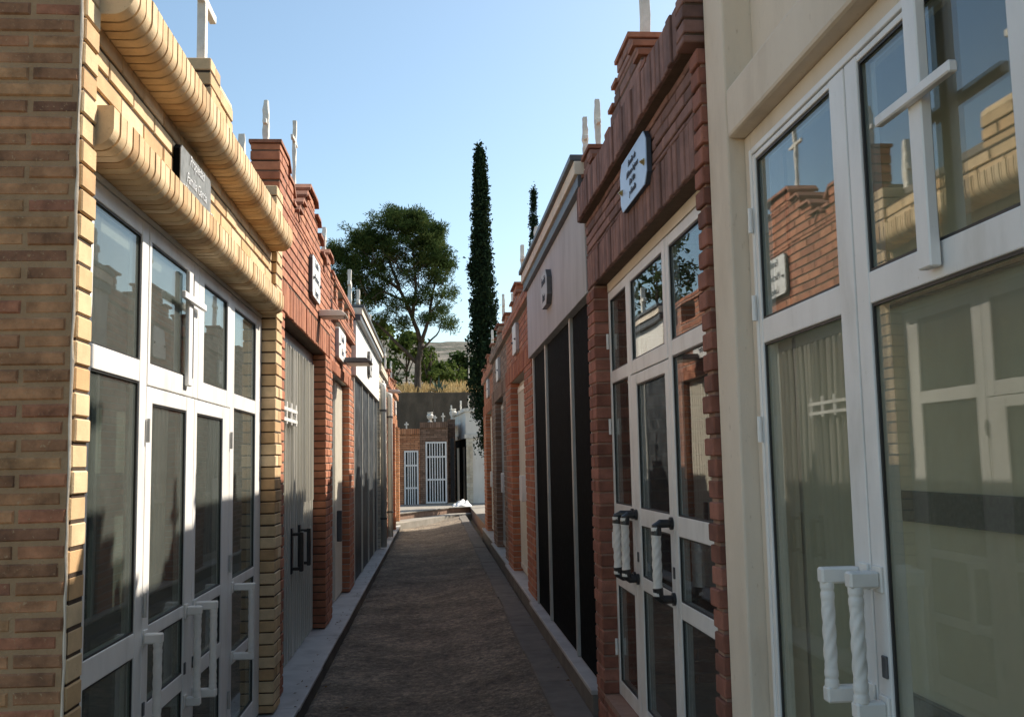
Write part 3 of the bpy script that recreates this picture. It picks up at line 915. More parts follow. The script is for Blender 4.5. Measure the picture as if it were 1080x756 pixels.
def wall_lamp(S, y0, y1, z, reach, mat, label):
    root = empty('wall_lamp', (S.x(0), (y0 + y1) / 2, z), label, 'lamp', 'lamps on the left facades')
    mb = MB()
    mb.prism([(0, z + .030), (reach * .80, z + .026), (reach, z - .015), (reach * .96, z - .028), (0, z - .028)], lambda u, w, d: (S.x(u + .003), d, w), y0, y1)
    mb.build('housing', mat, root, bevel=.006)
    mb = MB()
    S.box(mb, .02, reach * .9, y0 + .03, y1 - .03, z - .040, z - .029, 0, .5, .004)
    mb.build('diffuser', 'white_plaque', root)
wall_lamp(Side(-1, 1.03), 8.92, 9.12, 2.985, .25, 'cream_metal', 'pale flat wall lamp jutting from the red brick wall beside the white plaque')
wall_lamp(Side(-1, 1.01), 11.3, 11.7, 2.81, .30, 'dark_metal', 'dark wall lamp jutting out below the small white plaque')
wall_lamp(Side(-1, .98), 21.3, 21.6, 3.20, .28, 'weathered_white', 'small white wall lamp farthest along the left row')

# =================================================================== right 1: cream rendered chapel with glass doors
S = Side(1, .97)
root = empty('cream_chapel', (2.0, 1.4, 0), 'cream painted chapel in the right foreground with big white framed glass doors', 'chapel', GROUP_R)
Y1 = 3.285
mb = MB()
S.box(mb, -.17, 0, 3.075, Y1, 0, 3.6)
mb.build('pilaster', 'cream_render', root, bevel=.008)
mb = MB()
S.box(mb, -.17, 0, -1.6, 1.30, 0, 2.64)
mb.build('front_wall', 'cream_render', root)
mb = MB()
S.box(mb, -.17, -.002, -1.6, 3.073, 2.645, 2.81)
mb.build('lintel', 'cream_render', root, bevel=.012)
mb = MB()
S.box(mb, -.17, -.10, -1.6, 3.073, 2.813, 3.40)
mb.build('recessed_panel', 'cream_render', root)
mb = MB()
S.box(mb, -.17, .0, -1.6, 3.073, 3.402, 3.60)
mb.build('cornice', 'cream_render', root, bevel=.01)
OG = -.052
# door frame round both leaves
mb = MB()
S.box(mb, -.165, OG - .006, 3.012, 3.072, .12, 2.643)
S.box(mb, -.165, OG - .006, 1.302, 3.011, 2.585, 2.643)
S.box(mb, -.165, OG - .006, 1.302, 1.506, .12, 2.584)
mb.build('door_reveal', 'cream_render', root, bevel=.003)
mb = MB()
S.box(mb, -.10, OG + .003, 2.991, 3.010, .12, 2.583)
S.box(mb, -.10, OG + .003, 1.508, 2.990, 2.563, 2.583)
S.box(mb, -.10, OG + .003, 1.508, 1.528, .12, 2.562)
mb.build('door_frame', 'white_metal', root, bevel=.003)
rl = [(.14, .30), (1.955, 2.030), (2.543, 2.560)]
dl = leaf('door', S, root, 2.284, 2.989, rl, OG, st0=.089, st1=.026, glass=('glass_right_low', 'glass_right'))
dr = leaf('door', S, root, 1.531, 2.276, rl, OG, st0=.070, st1=.068, glass=('glass_right_low', 'glass_right'))
handle(S, dl, 2.312, 1.041, 1.318, OG, .083, r=.0160, yo=.033, lock=False)
handle(S, dr, 2.240, 1.027, 1.318, OG, .058, r=.0170, yo=.0)
for z in (2.35, 2.07, 1.69):
    mb = MB()
    mb.tube([(S.x(OG + .012), 2.993, z - .04), (S.x(OG + .012), 2.993, z - .002)], .008, 8)
    mb.tube([(S.x(OG + .012), 2.993, z - .0015), (S.x(OG + .012), 2.993, z + .04)], .0075, 8)
    mb.build('hinge', 'white_metal', dl)
mb = MB()
S.box(mb, OG + .004, OG + .028, 1.864, 1.918, 1.976, 2.558, 0, .5, .003)
S.box(mb, OG + .0285, OG + .048, 1.715, 2.030, 2.318, 2.342, 0, .5, .003)
mb.build('cross', 'white_metal', root)
# niches just behind the glass
mb = MB()
S.box(mb, -.44, -.49, .6, 3.06, .1, 3.3, 0)
for (z, h) in ((1.408, .089), (.82, .085), (2.05, .085)):
    S.box(mb, -.415, -.438, .8, 2.93, z, z + h, 1, .5, .003)
mb.build('niche_wall', ['olive_plaster', 'green_granite'], root)
mb = MB()
S.box(mb, -.175, -.5, 3.01, 3.06, .05, 3.3)
S.box(mb, -.175, -.5, 1.32, 1.37, .05, 3.3)
S.box(mb, -.175, -.5, 1.375, 3.005, .05, .12)
mb.build('inner_wall', 'olive_plaster', root)
body(S, root, -1.6, Y1, 2.5, .02, 3.45, mat='cream_render')

# =================================================================== right 2: brown-red brick chapel with the blue plaque
S = Side(1, .95)
root = empty('dark_brick_chapel', (2.0, 4.6, 0), 'dark red brick chapel in shade with a pale blue plaque and three glazed leaves', 'chapel', GROUP_R)
Y0, Y1 = 3.29, 5.95
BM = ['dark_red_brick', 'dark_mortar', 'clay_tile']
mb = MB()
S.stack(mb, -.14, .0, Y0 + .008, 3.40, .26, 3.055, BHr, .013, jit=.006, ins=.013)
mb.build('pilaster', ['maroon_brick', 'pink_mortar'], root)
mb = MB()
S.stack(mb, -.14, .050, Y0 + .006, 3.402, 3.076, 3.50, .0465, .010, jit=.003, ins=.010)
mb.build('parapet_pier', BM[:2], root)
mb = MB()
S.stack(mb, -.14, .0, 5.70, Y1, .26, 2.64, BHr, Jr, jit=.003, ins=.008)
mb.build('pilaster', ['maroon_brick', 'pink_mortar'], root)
mb = MB()
soldier(S, mb, 3.404, Y1, 2.645, 2.845, -.10, -.004, pitch=.072, j=.014)
S.bricks(mb, [(3.404, Y1, 2.847, 3.073)], -.06, -.006, .235, .0465, .0098, u_org=Y0, thick=.08, recess=.013, jit=.003)
mb.build('frieze', BM[:2], root)
mb = MB()
soldier(S, mb, 3.406, Y1, 3.075, 3.265, -.06, .050, pitch=.072, j=.014)
mb.build('soldier_band', BM[:2], root)
mb = MB()
gable(S, mb, 4.60, 3.268, [(.50, 3.33), (.38, 3.42), (.27, 3.51), (.16, 3.60)], -.26, .0, BHr, Jr, slant=False, over=.018)
m2 = MB(); gable(S, m2, 3.49, 3.268, [(.08, 3.56)], -.26, .0, BHr, Jr, slant=False, over=.018); m2.build('parapet_pier', BM, root)
m2 = MB(); gable(S, m2, 5.80, 3.268, [(.26, 3.36), (.13, 3.46)], -.26, .0, BHr, Jr, slant=False, over=.018); m2.build('parapet_pier', BM, root)
mb.build('stepped_gable', BM, root)
cross(root, S, -.12, 4.62, 3.626, .75, .36, .055, arm=.6, mat='weathered_white', wob=.003)
cross(root, S, -.06, 5.72, 3.486, .30, .13, .036, arm=.5, wob=.003, swell=.2)
p = plaque(S, root, 4.09, 4.68, 2.80, 3.04, -.004, .020, 'blue_plaque', 'dark_letters', .045)
text(['Familia de', 'Alfonso Iniguez', 'Del Rio', 'y Familia'], S, .022, 4.385, 2.92, .043, 'dark_letters', p, gap=1.1)
mb = MB()
S.box(mb, -.14, -.085, 3.404, 5.695, 2.592, 2.643)
mb.build('lintel', 'cream_render', root)
OG = -.087
zz = [(.29, .37), (.93, 1.0), (1.275, 1.36), (2.05, 2.12), (2.54, 2.588)]
dl = leaf('door', S, root, 5.105, 5.697, [(.29, .37), (.90, .965), (1.285, 1.36), (2.05, 2.12), (2.54, 2.588)], OG, st0=.07, st1=.04, glass='glass_mid')
dm = leaf('door', S, root, 4.262, 5.097, [(.29, .37), (.955, 1.02), (1.275, 1.36), (1.99, 2.045)], OG, st0=.075, st1=.13, glass='glass_mid')
leaf('fanlight', S, root, 4.262, 5.097, [(2.05, 2.12), (2.54, 2.588)], OG + .002, st0=.055, st1=.05, glass='glass_mid')
dr = leaf('window', S, root, 3.405, 4.254, zz, OG, st0=.07, st1=.055, glass='glass_mid')
handle(S, dl, 5.14, 1.0, 1.325, OG, .085, r=.021, mats=('white_paint', 'black_plastic'), yo=.03, lock=False)
handle(S, dm, 5.05, 1.0, 1.325, OG, .065, r=.021, mats=('white_paint', 'black_plastic'), yo=.0)
handle(S, dm, 4.29, 1.0, 1.325, OG, .075, r=.021, mats=('white_paint', 'black_plastic'), yo=.0)
for z in (2.3, 1.8, 1.15, .55):
    mb = MB()
    mb.tube([(S.x(OG + .010), 5.692, z - .045), (S.x(OG + .010), 5.692, z + .045)], .008, 8)
    mb.build('hinge', 'white_metal', dl)
mb = MB()
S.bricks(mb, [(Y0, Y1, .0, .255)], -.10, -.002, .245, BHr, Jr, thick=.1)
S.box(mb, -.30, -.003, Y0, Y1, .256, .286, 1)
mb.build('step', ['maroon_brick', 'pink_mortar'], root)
mb = MB()
S.box(mb, -.75, -.79, 3.40, 5.85, .3, 3.2)
for z in (.9, 1.55, 2.2):
    S.box(mb, -.72, -.748, 3.40, 5.85, z, z + .07, 1)
mb.build('niche_wall', ['dark_concrete', 'green_granite'], root)
mb = MB()
bricks(mb, lambda u, w, d: (u, 5.84 - d, w), [(1.10, 1.72, .30, 3.1)], 0, .004, .245, BHr, Jr, thick=.04)
mb.build('inner_wall', ['maroon_brick', 'pink_mortar'], root)
body(S, root, Y0, Y1, 2.5, .02, 3.25)

# =================================================================== right 3: pale chapel with black marble
S = Side(1, .95)
root = empty('pale_chapel', (2.0, 7.8, 0), 'pale rendered chapel in shade with tall black marble panels on the right row', 'chapel', GROUP_R)
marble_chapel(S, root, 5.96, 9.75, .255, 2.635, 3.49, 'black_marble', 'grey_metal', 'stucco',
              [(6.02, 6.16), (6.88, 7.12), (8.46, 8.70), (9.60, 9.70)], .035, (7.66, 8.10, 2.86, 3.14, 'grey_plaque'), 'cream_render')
cross(root, S, -.10, 7.0, 3.522, .30, .16, .07, arm=.5, wob=.004)
cross(root, S, -.03, 6.02, 3.522, .26, .10, .036, arm=.45, wob=.004, swell=.2)
cross(root, S, -.10, 9.6, 3.522, .42, .26, .07, arm=.55, wob=.006)

# =================================================================== further right chapels
small_chapel(Side(1, .985), 'red_brick_chapel', 'red brick chapel in shade just beyond the black marble panels', 9.8, 13.4, 'red_brick', 'grey_mortar', 2.62, 3.42, .255, 'cream_metal', grp=GROUP_R, pw=.85)
small_chapel(Side(1, 1.01), 'brown_brick_chapel', 'dark brown brick chapel between two red brick chapels on the right row', 13.45, 17.0, 'brown_brick', 'grey_mortar', 2.6, 3.45, .255, 'grey_metal', grp=GROUP_R, pw=.85)
small_chapel(Side(1, 1.06), 'red_brick_chapel', 'last red brick chapel of the right row, next to the tall cypress', 17.05, 21.0, 'red_brick', 'grey_mortar', 2.6, 3.4, .255, 'cream_metal', grp=GROUP_R, pw=.95)
mb = MB()
mb.tube([(1.16, 14.05, 3.4), (1.16, 14.05, 4.05)], .022, 8)
tag(mb.build('pole', 'weathered_white', None, (1.16, 14.05, 3.4)), 'thin pale pole rising from the dark brown chapel roof', 'pole')
# set-back chapel behind the cypress
small_chapel(Side(1, 2.15), 'set_back_chapel', 'brick chapel set back behind the last red chapel on the right', 21.1, 26.8, 'brown_brick', 'grey_mortar', 2.6, 3.6, .3, 'grey_metal', grp=GROUP_R, cr=False, plq=False)

# =================================================================== end of the alley
def gate(root, x0, x1, y, z0, z1, n, mat='white_metal'):
    mb = MB()
    w = .055
    mb.box(x0, x0 + w, y - .04, y, z0, z1); mb.box(x1 - w, x1, y - .04, y, z0, z1)
    H = z1 - z0
    for a in (z0, z0 + H * .37, z0 + H * .74, z1 - w):
        mb.box(x0 + w, x1 - w, y - .038, y - .002, a, a + w)
    for i in range(n):
        xx = x0 + w + (x1 - x0 - 2 * w) * (i + 1) / (n + 1)
        mb.box(xx - .017, xx + .017, y - .034, y - .008, z0 + w, z1 - w)
    return mb.build('gate', mat, root)

def end_chapel(name, label, x0, x1, gx0, gx1, y, z0, zg, zt, brick, nb):
    root = empty(name, ((x0 + x1) / 2, y + 1, 0), label, 'chapel', 'chapels closing the end of the alley')
    mb = MB()
    bricks(mb, lambda u, w, d: (u, y - d, w), [(x0, gx0 - .01, z0, zg + .01), (gx1 + .01, x1, z0, zg + .01), (x0, x1, zg + .012, zt - .2), ], 0, .0, .245, .06, .011, thick=.12)
    bricks(mb, lambda u, w, d: (u, y - d, w), [(x0, x1, zt - .198, zt)], 0, .04, .06, .19, .011, bond=0, thick=.12)
    mb.build('front_wall', [brick, 'dark_mortar'], root)
    gate(root, gx0, gx1, y + .03, z0 + .03, zg, nb)
    mb = MB()
    mb.box(x0 + .004, x1 - .004, y + 2.4, y + 2.5, z0, zt); mb.box(x0 + .004, x0 + .1, y + .13, y + 2.4, z0, zt); mb.box(x1 - .1, x1 - .004, y + .13, y + 2.4, z0, zt)
    mb.build('wall', 'dark_concrete', root)
    mb = MB()
    mb.box(x0, x1, y + .13, y + 2.5, zt - .1, zt - .02)
    mb.build('roof', 'roof_felt', root)
    for i in range(2):
        xx = x0 + (x1 - x0) * (.84, .55)[i]
        SS = Side(1, xx)
        m2 = MB(); h = rnd(.14, .3)
        m2.box(xx - .022, xx + .022, y + .02, y + .07, zt, zt + h, 0, .5, .006)
        m2.box(xx - .07, xx + .07, y + .03, y + .07, zt + h * .55, zt + h * .55 + .05, 0, .5, .006)
        m2.build('cross', 'weathered_white', root)
    return root
end_chapel('orange_brick_chapel', 'orange brick chapel facing down the alley with the smaller white barred gate', -3.2, -.47, -.99, -.52, 33.0, .05, 2.08, 2.80, 'orange_brick', 4)
end_chapel('brown_brick_chapel', 'brown brick chapel facing down the alley with the larger white barred gate', -.465, .46, -.28, .42, 33.02, .30, 2.36, 3.02, 'brown_brick', 6)
root = empty('brown_chapel', (.6, 35, 0), 'narrow brown chapel with dark doors beside the larger barred gate', 'chapel', 'chapels closing the end of the alley')
mb = MB()
bricks(mb, lambda u, w, d: (u, 34.2 - d, w), [(.47, .56, .3, 3.15), (.70, .74, .3, 3.15), (.56, .70, 2.5, 3.15)], 0, 0, .245, .06, .011, thick=.12)
mb.box(.47, .74, 34.33, 37, 2.95, 3.05)
mb.build('front_wall', ['brown_brick', 'dark_mortar'], root)
mb = MB()
mb.box(.565, .695, 34.22, 34.26, .3, 2.5)
mb.box(.59, .67, 34.20, 34.22, .4, 1.2, 0, .5, .003); mb.box(.59, .67, 34.20, 34.22, 1.35, 2.4, 0, .5, .003)
mb.build('door', 'dark_metal', root)
cross(root, Side(1, .62), 0, 34.4, 3.15, .5, .3, .06)

# white chapel on the right at the end, angled
root = empty('white_chapel', (1.22, 33.2, 0), 'pale chapel beyond the cypress with dark door frames and a tiled corner strip', 'chapel', 'chapels closing the end of the alley')
ang = .085
def wp(a, b, c):   # a along the alley from the corner, b into the building, c up
    return (1.07 - a * ang + b, 33.2 + a + b * .02, c)
def wbox(mb, a0, a1, b0, b1, c0, c1, mat=0):
    V = [wp(a, b, c) for a in (a0, a1) for b in (b0, b1) for c in (c0, c1)]
    mb.poly(V, [(0, 1, 3, 2), (4, 6, 7, 5), (0, 4, 5, 1), (2, 3, 7, 6), (0, 2, 6, 4), (1, 5, 7, 3)], mat)
mb = MB()
wbox(mb, 0, .15, .03, 3.0, .28, 2.45); wbox(mb, 0, 3.9, 0, 3.0, 2.6, 3.35); wbox(mb, 3.75, 3.9, 0, 3.0, .28, 2.6)
wbox(mb, .15, 3.75, 2.9, 3.0, .28, 2.6)
mb.build('wall', 'white_render', root)
mb = MB()
wbox(mb, -.05, 3.95, -.05, 3.0, 3.352, 3.47); wbox(mb, -.05, 3.95, -.04, 3.0, 2.46, 2.596)
mb.build('cornice', 'weathered_white', root)
mb = MB()
for i in range(16):
    for k in range(2):
        x0 = 1.08 + k * .11
        mb.box(x0, x0 + .10, 33.165, 33.198, .30 + i * .135, .30 + i * .135 + .125, 0, rnd(0, 1), .004)
mb.build('tile_strip', 'cream_brick', root)
for (a, b) in ((.25, 1.75), (2.0, 3.6)):
    mb = MB()
    wbox(mb, a, a + .25, .02, .10, .28, 2.45); wbox(mb, b - .25, b, .02, .10, .28, 2.45); wbox(mb, a + .25, b - .25, .02, .10, 2.2, 2.45)
    d = mb.build('door_frame', 'black_marble', root)
    mb = MB()
    wbox(mb, a + .255, b - .255, .06, .12, .28, 2.19)
    mb.build('door', 'silver_metal', d)
cross(root, Side(1, 1.2), 0, 33.6, 3.47, .45, .3, .07)
cross(root, Side(1, 1.0), 0, 36.2, 3.47, .45, .3, .07)

# crosses, urns and flowers massed on the roofs and graves in front of the retaining wall
def urn(x, y, z, s, label):
    mb = MB()
    prof = [(.0, .10), (.04, .10), (.05, .05), (.10, .05), (.18, .13), (.28, .15), (.36, .10), (.40, .13), (.42, .12)]
    mb.tube([(x, y, z + a * s) for a, r in prof], [r * s for a, r in prof], 12)
    o = mb.build('urn', 'weathered_white', None, (x, y, z))
    return tag(o, label, 'urn', 'stone urns on the end roofs')
urn(-.12, 33.3, 3.02, .8, 'small pale stone urn on the roof above the larger barred gate')
urn(.68, 34.6, 3.15, .9, 'small pale stone urn on the narrow brown chapel roof')

# =================================================================== ground
def n2(x, y, s): return noise.noise(Vector((x * s, y * s, 1.7)))
mb = MB(); mb.fix = False; mb.smooth = True
xs = np.linspace(-.885, .86, 35); ys = np.concatenate([np.linspace(-3, 4, 20)[:-1], np.linspace(4, 14, 250)[:-1], np.linspace(14, 29.8, 150)])
idx = {}
for i, y in enumerate(ys):
    for k, x in enumerate(xs):
        h = .008 * n2(x, y, 3) + .010 * n2(x * .6, y, 8) + .009 * n2(x * .7, y, 17) - .026
        q = min(1, max(0, (x + .25) / 1.1)); h += .125 * q * q * (3 - 2 * q)
        q = min(1, max(0, (y - 6.4) / 2.0)); edge = .785 + .07 * q + .025 * n2(3, y, 2.2) + .01 * n2(3, y, 9)
        xx = x if k < len(xs) - 6 else x - (.86 - edge) * (k - len(xs) + 7) / 6
        if k == 0: h -= .02
        if k == len(xs) - 1: h -= .03
        idx[i, k] = len(mb.v); mb.v.append((xx, y, h))
for i in range(len(ys) - 1):
    for k in range(len(xs) - 1):
        mb.f.append((idx[i, k], idx[i, k + 1], idx[i + 1, k + 1], idx[i + 1, k])); mb.m.append(0); mb.t.append(.5)
tag(mb.build('alley_pavement', 'asphalt'), kind='structure')
mb = MB()
mb.box(-60, 60, -40, 44.2, -.30, -.045)
tag(mb.build('ground', 'earth'), kind='structure')
# concrete gutter on the right, its edge uneven; kerbs with marble tops
mb = MB()
y = -3.0
while y < 29.6:
    L = rnd(.9, 1.4)
    mb.box(.70 + rnd(-.012, .012), .922, y, min(y + L, 29.6) - .006, -.045, .112 + rnd(-.004, .004), 0, rnd(0, 1), .004)
    y += L
tag(mb.build('gutter', 'kerb_concrete'), kind='structure')
mb = MB()
mb.box(.924, 1.5, 5.955, 9.78, -.045, .225, 1); mb.box(.924, 1.5, -3, 3.285, -.045, .11, 1); mb.box(.945, 1.6, 9.784, 13.42, -.045, .225, 1); mb.box(.965, 1.6, 13.424, 17.02, -.045, .225, 1); mb.box(1.01, 1.6, 17.024, 21.1, -.045, .225, 1)
for (x, a, b) in ((.915, 5.956, 9.78), (.937, 9.786, 13.42), (.957, 13.426, 17.02), (1.0, 17.026, 21.1)):
    n = max(2, round((b - a) / 1.25))
    for i in range(n):
        mb.box(x, 1.5, a + (b - a) * i / n + .002, a + (b - a) * (i + 1) / n - .002, .226, .252, 0, .5, .003)
tag(mb.build('right_kerb', ['pale_marble', 'kerb_concrete']), kind='structure')
mb = MB()
mb.box(-.875, -1.6, -3, 26.6, -.045, .062, 1)
y = -3.0
while y < 26.5:
    L = rnd(1.1, 1.7); e = min(y + L, 26.6)
    mb.box(-.868 + rnd(-.004, .004), -1.25, y + .002, e - .002, .063, .088 + rnd(-.003, .003), 0, .5, .004)
    y = e
tag(mb.build('left_kerb', ['pale_marble', 'dark_concrete']), kind='structure')
# raised pavement at the far end (skewed steps)
mb = MB()
def slab(pts, z0, z1, mat):
    mb.prism(pts, lambda u, w, d: (u, w, d), z0, z1, mat)
slab([(-3, 24.6), (-.93, 27.2), (.42, 30.0), (1.083, 30.4), (1.083, 33.0), (-3, 33.0)], -.04, .285, 1)
slab([(-3, 24.5), (-.93, 27.1), (.43, 29.93), (1.083, 30.3), (1.083, 33.0), (-3, 33.0)], .287, .31, 0)
slab([(-3, 22.6), (-.92, 25.4), (.50, 28.9), (1.083, 29.5), (1.083, 30.29), (.43, 29.9), (-.93, 27.07), (-3, 24.47)], -.04, .135, 0)
slab([(1.10, 21.15), (1.10, 35.0), (4.5, 35.0), (4.5, 21.15)], -.04, .27, 1)
slab([(1.085, 21.15), (1.085, 35.0), (4.5, 35.0), (4.5, 21.15)], .272, .297, 0)
tag(mb.build('end_pavement', ['concrete', 'brown_brick']), kind='structure')
# crumpled white sheet
mb = MB(); mb.smooth = True
N = 26
for i in range(N + 1):
    for k in range(N + 1):
        u, v = i / N * 2 - 1, k / N * 2 - 1
        r = max(0, 1 - (u * u + v * v) ** .5)
        h = .17 * r ** .6 * (1 + .9 * noise.noise(Vector((u * 2.6, v * 2.6, 4)))) + .02
        mb.v.append((.85 + u * .30, 30.9 + v * .45, .31 + h - .015))
for i in range(N):
    for k in range(N):
        a = i * (N + 1) + k
        mb.f.append((a, a + 1, a + N + 2, a + N + 1)); mb.m.append(0); mb.t.append(.5)
o = mb.build('sheet', 'cloth', None, (.85, 30.9, .31))
md = o.modifiers.new('thick', 'SOLIDIFY'); md.thickness = .01
tag(o, 'crumpled white plastic sheet lying on the raised pavement at the alley end', 'sheet')

# dry leaf litter caught along the kerbs
mb = MB(); mb.fix = False
for i in range(150):
    y = 4.5 + 16 * random.random() ** 1.6
    side = random.random()
    if side < .45: x, z = rnd(-.97, -.88), .0925
    elif side < .7: x, z = rnd(.86, .91), .122
    else: x, z = rnd(-.84, -.6), -.004
    a = rnd(0, 6.28); l = rnd(.008, .022); w_ = l * rnd(.25, .6)
    c, q = math.cos(a), math.sin(a)
    mb.face([(x + c * l, y + q * l, z + rnd(0, .008)), (x - q * w_, y + c * w_, z + rnd(0, .006)), (x - c * l, y - q * l, z), (x + q * w_, y - c * w_, z + rnd(0, .01))], 0, rnd(0, 1))
tag(mb.build('leaf_litter', leaf_mat('litter', [(0, (.05, .03, .015)), (.6, (.14, .085, .04)), (1, (.24, .16, .08))], .1)), kind='stuff')

# retaining wall, terrace, hill
mb = MB()
for i in range(14):
    x0 = -21 + i * 3.0
    mb.box(x0, x0 + 2.994, 44.0 + rnd(0, .02), 44.45, -.04, 4.83 + rnd(-.06, .06), 0, .5, .01)
mb.box(-21, 21, 44.455, 44.6, 4.6, 4.7, 0)
tag(mb.build('retaining_wall', 'dark_concrete', None, (0, 44, 0)), 'dark concrete retaining wall below the dry grass bank', 'wall')

def terrain(name, x0, x1, y0, y1, nx, ny, hf, mat):
    mb = MB(); mb.fix = False; mb.smooth = True
    for i in range(ny + 1):
        for k in range(nx + 1):
            x = x0 + (x1 - x0) * k / nx; y = y0 + (y1 - y0) * (i / ny) ** 1.5
            mb.v.append((x, y, hf(x, y)))
    for i in range(ny):
        for k in range(nx):
            a = i * (nx + 1) + k
            mb.f.append((a, a + 1, a + nx + 2, a + nx + 1)); mb.m.append(0); mb.t.append(.5)
    return tag(mb.build(name, mat), kind='structure')
def th(x, y):
    d = y - 44.5
    return 4.72 + min(d, 7) * .11 + max(0, d - 7) * .045 + .22 * n2(x, y, .35) * min(1, d * .5) + .1 * n2(x, y, 1.1) * min(1, d)
terrain('bank', -70, 70, 44.5, 150, 140, 60, th, 'earth')
def hh(x, y):
    d = max(0, y - 150)
    ridge = 1 / (1 + math.exp(-(d - 130) / 55))
    return -2 + 9 * min(1, d / 20) + ridge * (51 + 8 * n2(x, y, .006) + 4 * n2(x, y, .02) + 2.2 * n2(x, y, .07)) * (1 - .0012 * abs(x + 25))
terrain('hill', -500, 500, 148, 620, 180, 110, hh, 'hill')

# =================================================================== vegetation
def cards(mb, P, size, aspect, tint, up=0.0):
    """leaf-sized quads at points P (n,3), random facing"""
    n = len(P)
    d = rng.normal(size=(n, 3)); d[:, 2] += up; d /= np.linalg.norm(d, axis=1)[:, None]
    e = rng.normal(size=(n, 3)); e -= d * (e * d).sum(1)[:, None]; e /= np.linalg.norm(e, axis=1)[:, None]
    s = size * rng.uniform(.6, 1.4, n)[:, None]
    a, b = d * s, e * s * aspect
    q = np.stack([P - b, P + a * .5 - b * .7, P + a + b * .1, P + a * .5 + b * .9], 1).reshape(-1, 3)
    base = len(mb.v)
    mb.v += [tuple(r) for r in q.tolist()]
    mb.f += [(base + 4 * i, base + 4 * i + 1, base + 4 * i + 2, base + 4 * i + 3) for i in range(n)]
    mb.m += [0] * n
    mb.t += np.clip(tint, 0, 1).tolist()

def blob(c, r, n, hollow=.35):
    d = rng.normal(size=(n, 3)); d /= np.linalg.norm(d, axis=1)[:, None]
    k = (hollow + (1 - hollow) * rng.random(n)) ** .8
    return np.array(c) + d * np.array(r) * k[:, None]

def limb(mb, pts, r0, r1, seg=7, wob=.03):
    P = []
    for a, b in zip(pts, pts[1:]):
        for i in range(4):
            P.append(Vector(a).lerp(Vector(b), i / 4) + Vector((rnd(-wob, wob), rnd(-wob, wob), rnd(-wob, wob) * .5)))
    P.append(Vector(pts[-1]))
    n = len(P)
    mb.tube(P, [r0 + (r1 - r0) * i / (n - 1) for i in range(n)], seg)

# --- big stone pine on the bank
PX, PY = -.72, 46.0
root = empty('pine_tree', (PX, PY, th(PX, PY)), 'large spreading pine with a bare forked trunk above the retaining wall', 'tree')
mb = MB(); mb.smooth = True
z0 = th(PX, PY) - .1
fork = (-.55, PY, 7.3)
limb(mb, [(PX, PY, z0), (-.70, PY, 6.2), fork], .17, .13, 10)
limb(mb, [fork, (-.95, PY + .2, 8.5), (-1.5, PY, 9.8), (-2.0, PY, 11.2), (-2.2, PY, 12.4)], .12, .035)
limb(mb, [(-.95, PY + .2, 8.5), (-.75, PY - .3, 10), (-.9, PY - .2, 12.2)], .10, .03)
limb(mb, [fork, (-.15, PY - .2, 8.6), (.1, PY, 10.0), (.2, PY, 11.2)], .10, .02)
limb(mb, [(-1.5, PY, 9.8), (-2.6, PY + .3, 10.6), (-3.6, PY, 11.2)], .09, .02)
limb(mb, [(-1.2, PY, 9.2), (-2.3, PY - .3, 9.7), (-3.4, PY - .4, 9.9)], .07, .02)
limb(mb, [(-.70, PY, 6.3), (-1.6, PY - .3, 7.2), (-2.5, PY - .4, 8.1), (-3.3, PY - .5, 8.7)], .10, .03)
limb(mb, [(-.62, PY, 6.9), (.2, PY - .3, 7.6), (.55, PY - .4, 8.4)], .06, .015)
limb(mb, [(-.15, PY - .2, 8.6), (.4, PY + .3, 9.4), (.7, PY + .3, 9.8)], .05, .012)
for i in range(110):
    a = (rnd(-3.4, .6), PY + rnd(-1.5, 1.5), rnd(8.6, 11.8))
    b = (a[0] + rnd(-.9, .7), a[1] + rnd(-.7, .7), a[2] + rnd(.2, 1.0))
    limb(mb, [a, b], .025, .007, 5, .05)
mb.build('trunk', 'bark', root)
mb = MB(); mb.fix = False
dense = [(-4.0, 11.0, .9), (-3.4, 11.9, .9), (-3.0, 10.7, .9), (-2.3, 12.6, .95), (-1.9, 11.5, .9), (-1.4, 12.9, .95), (-.9, 12.0, .9), (-.5, 12.7, .8), (.0, 12.1, .7),
         (.35, 11.3, .6), (-3.9, 10.0, .7), (-2.6, 11.9, .9), (-.2, 11.2, .6), (-3.2, 12.3, .6), (-4.5, 11.5, .55), (.2, 12.5, .45), (-1.7, 13.25, .5), (-.7, 13.15, .4), (-2.8, 9.6, .55), (-4.3, 9.4, .6)]
thin = [(.5, 10.4, .55), (.65, 9.6, .55), (.35, 8.8, .5), (-.2, 8.4, .45), (-.3, 9.6, .5), (.1, 10.3, .5), (-1.2, 10.4, .6), (-2.2, 10.2, .6), (-1.7, 9.0, .5), (-3.3, 8.9, .5), (-.9, 9.2, .45), (.75, 8.2, .35), (-1.4, 8.2, .4), (-.9, 10.9, .6), (.7, 11.0, .4), (-2.4, 8.3, .4)]
for lst, per, sub in ((dense, 21, 150), (thin, 12, 85)):
    for (x, z, r) in lst:
        for rep in range(2):
            for q in range(per):
                c = (x + rnd(-1, 1) * r * .75, PY + rnd(-1, 1) * (r * 1.6) + (rep - .5) * 1.3, z + rnd(-1, 1) * r * .55)
                P = blob(c, (.34, .34, .20), sub // 2)
                t = rnd(.15, .75) + rng.normal(0, .14, len(P))
                cards(mb, P, .17, .13, t, .5)
mb.build('crown', 'pine_leaf', root)

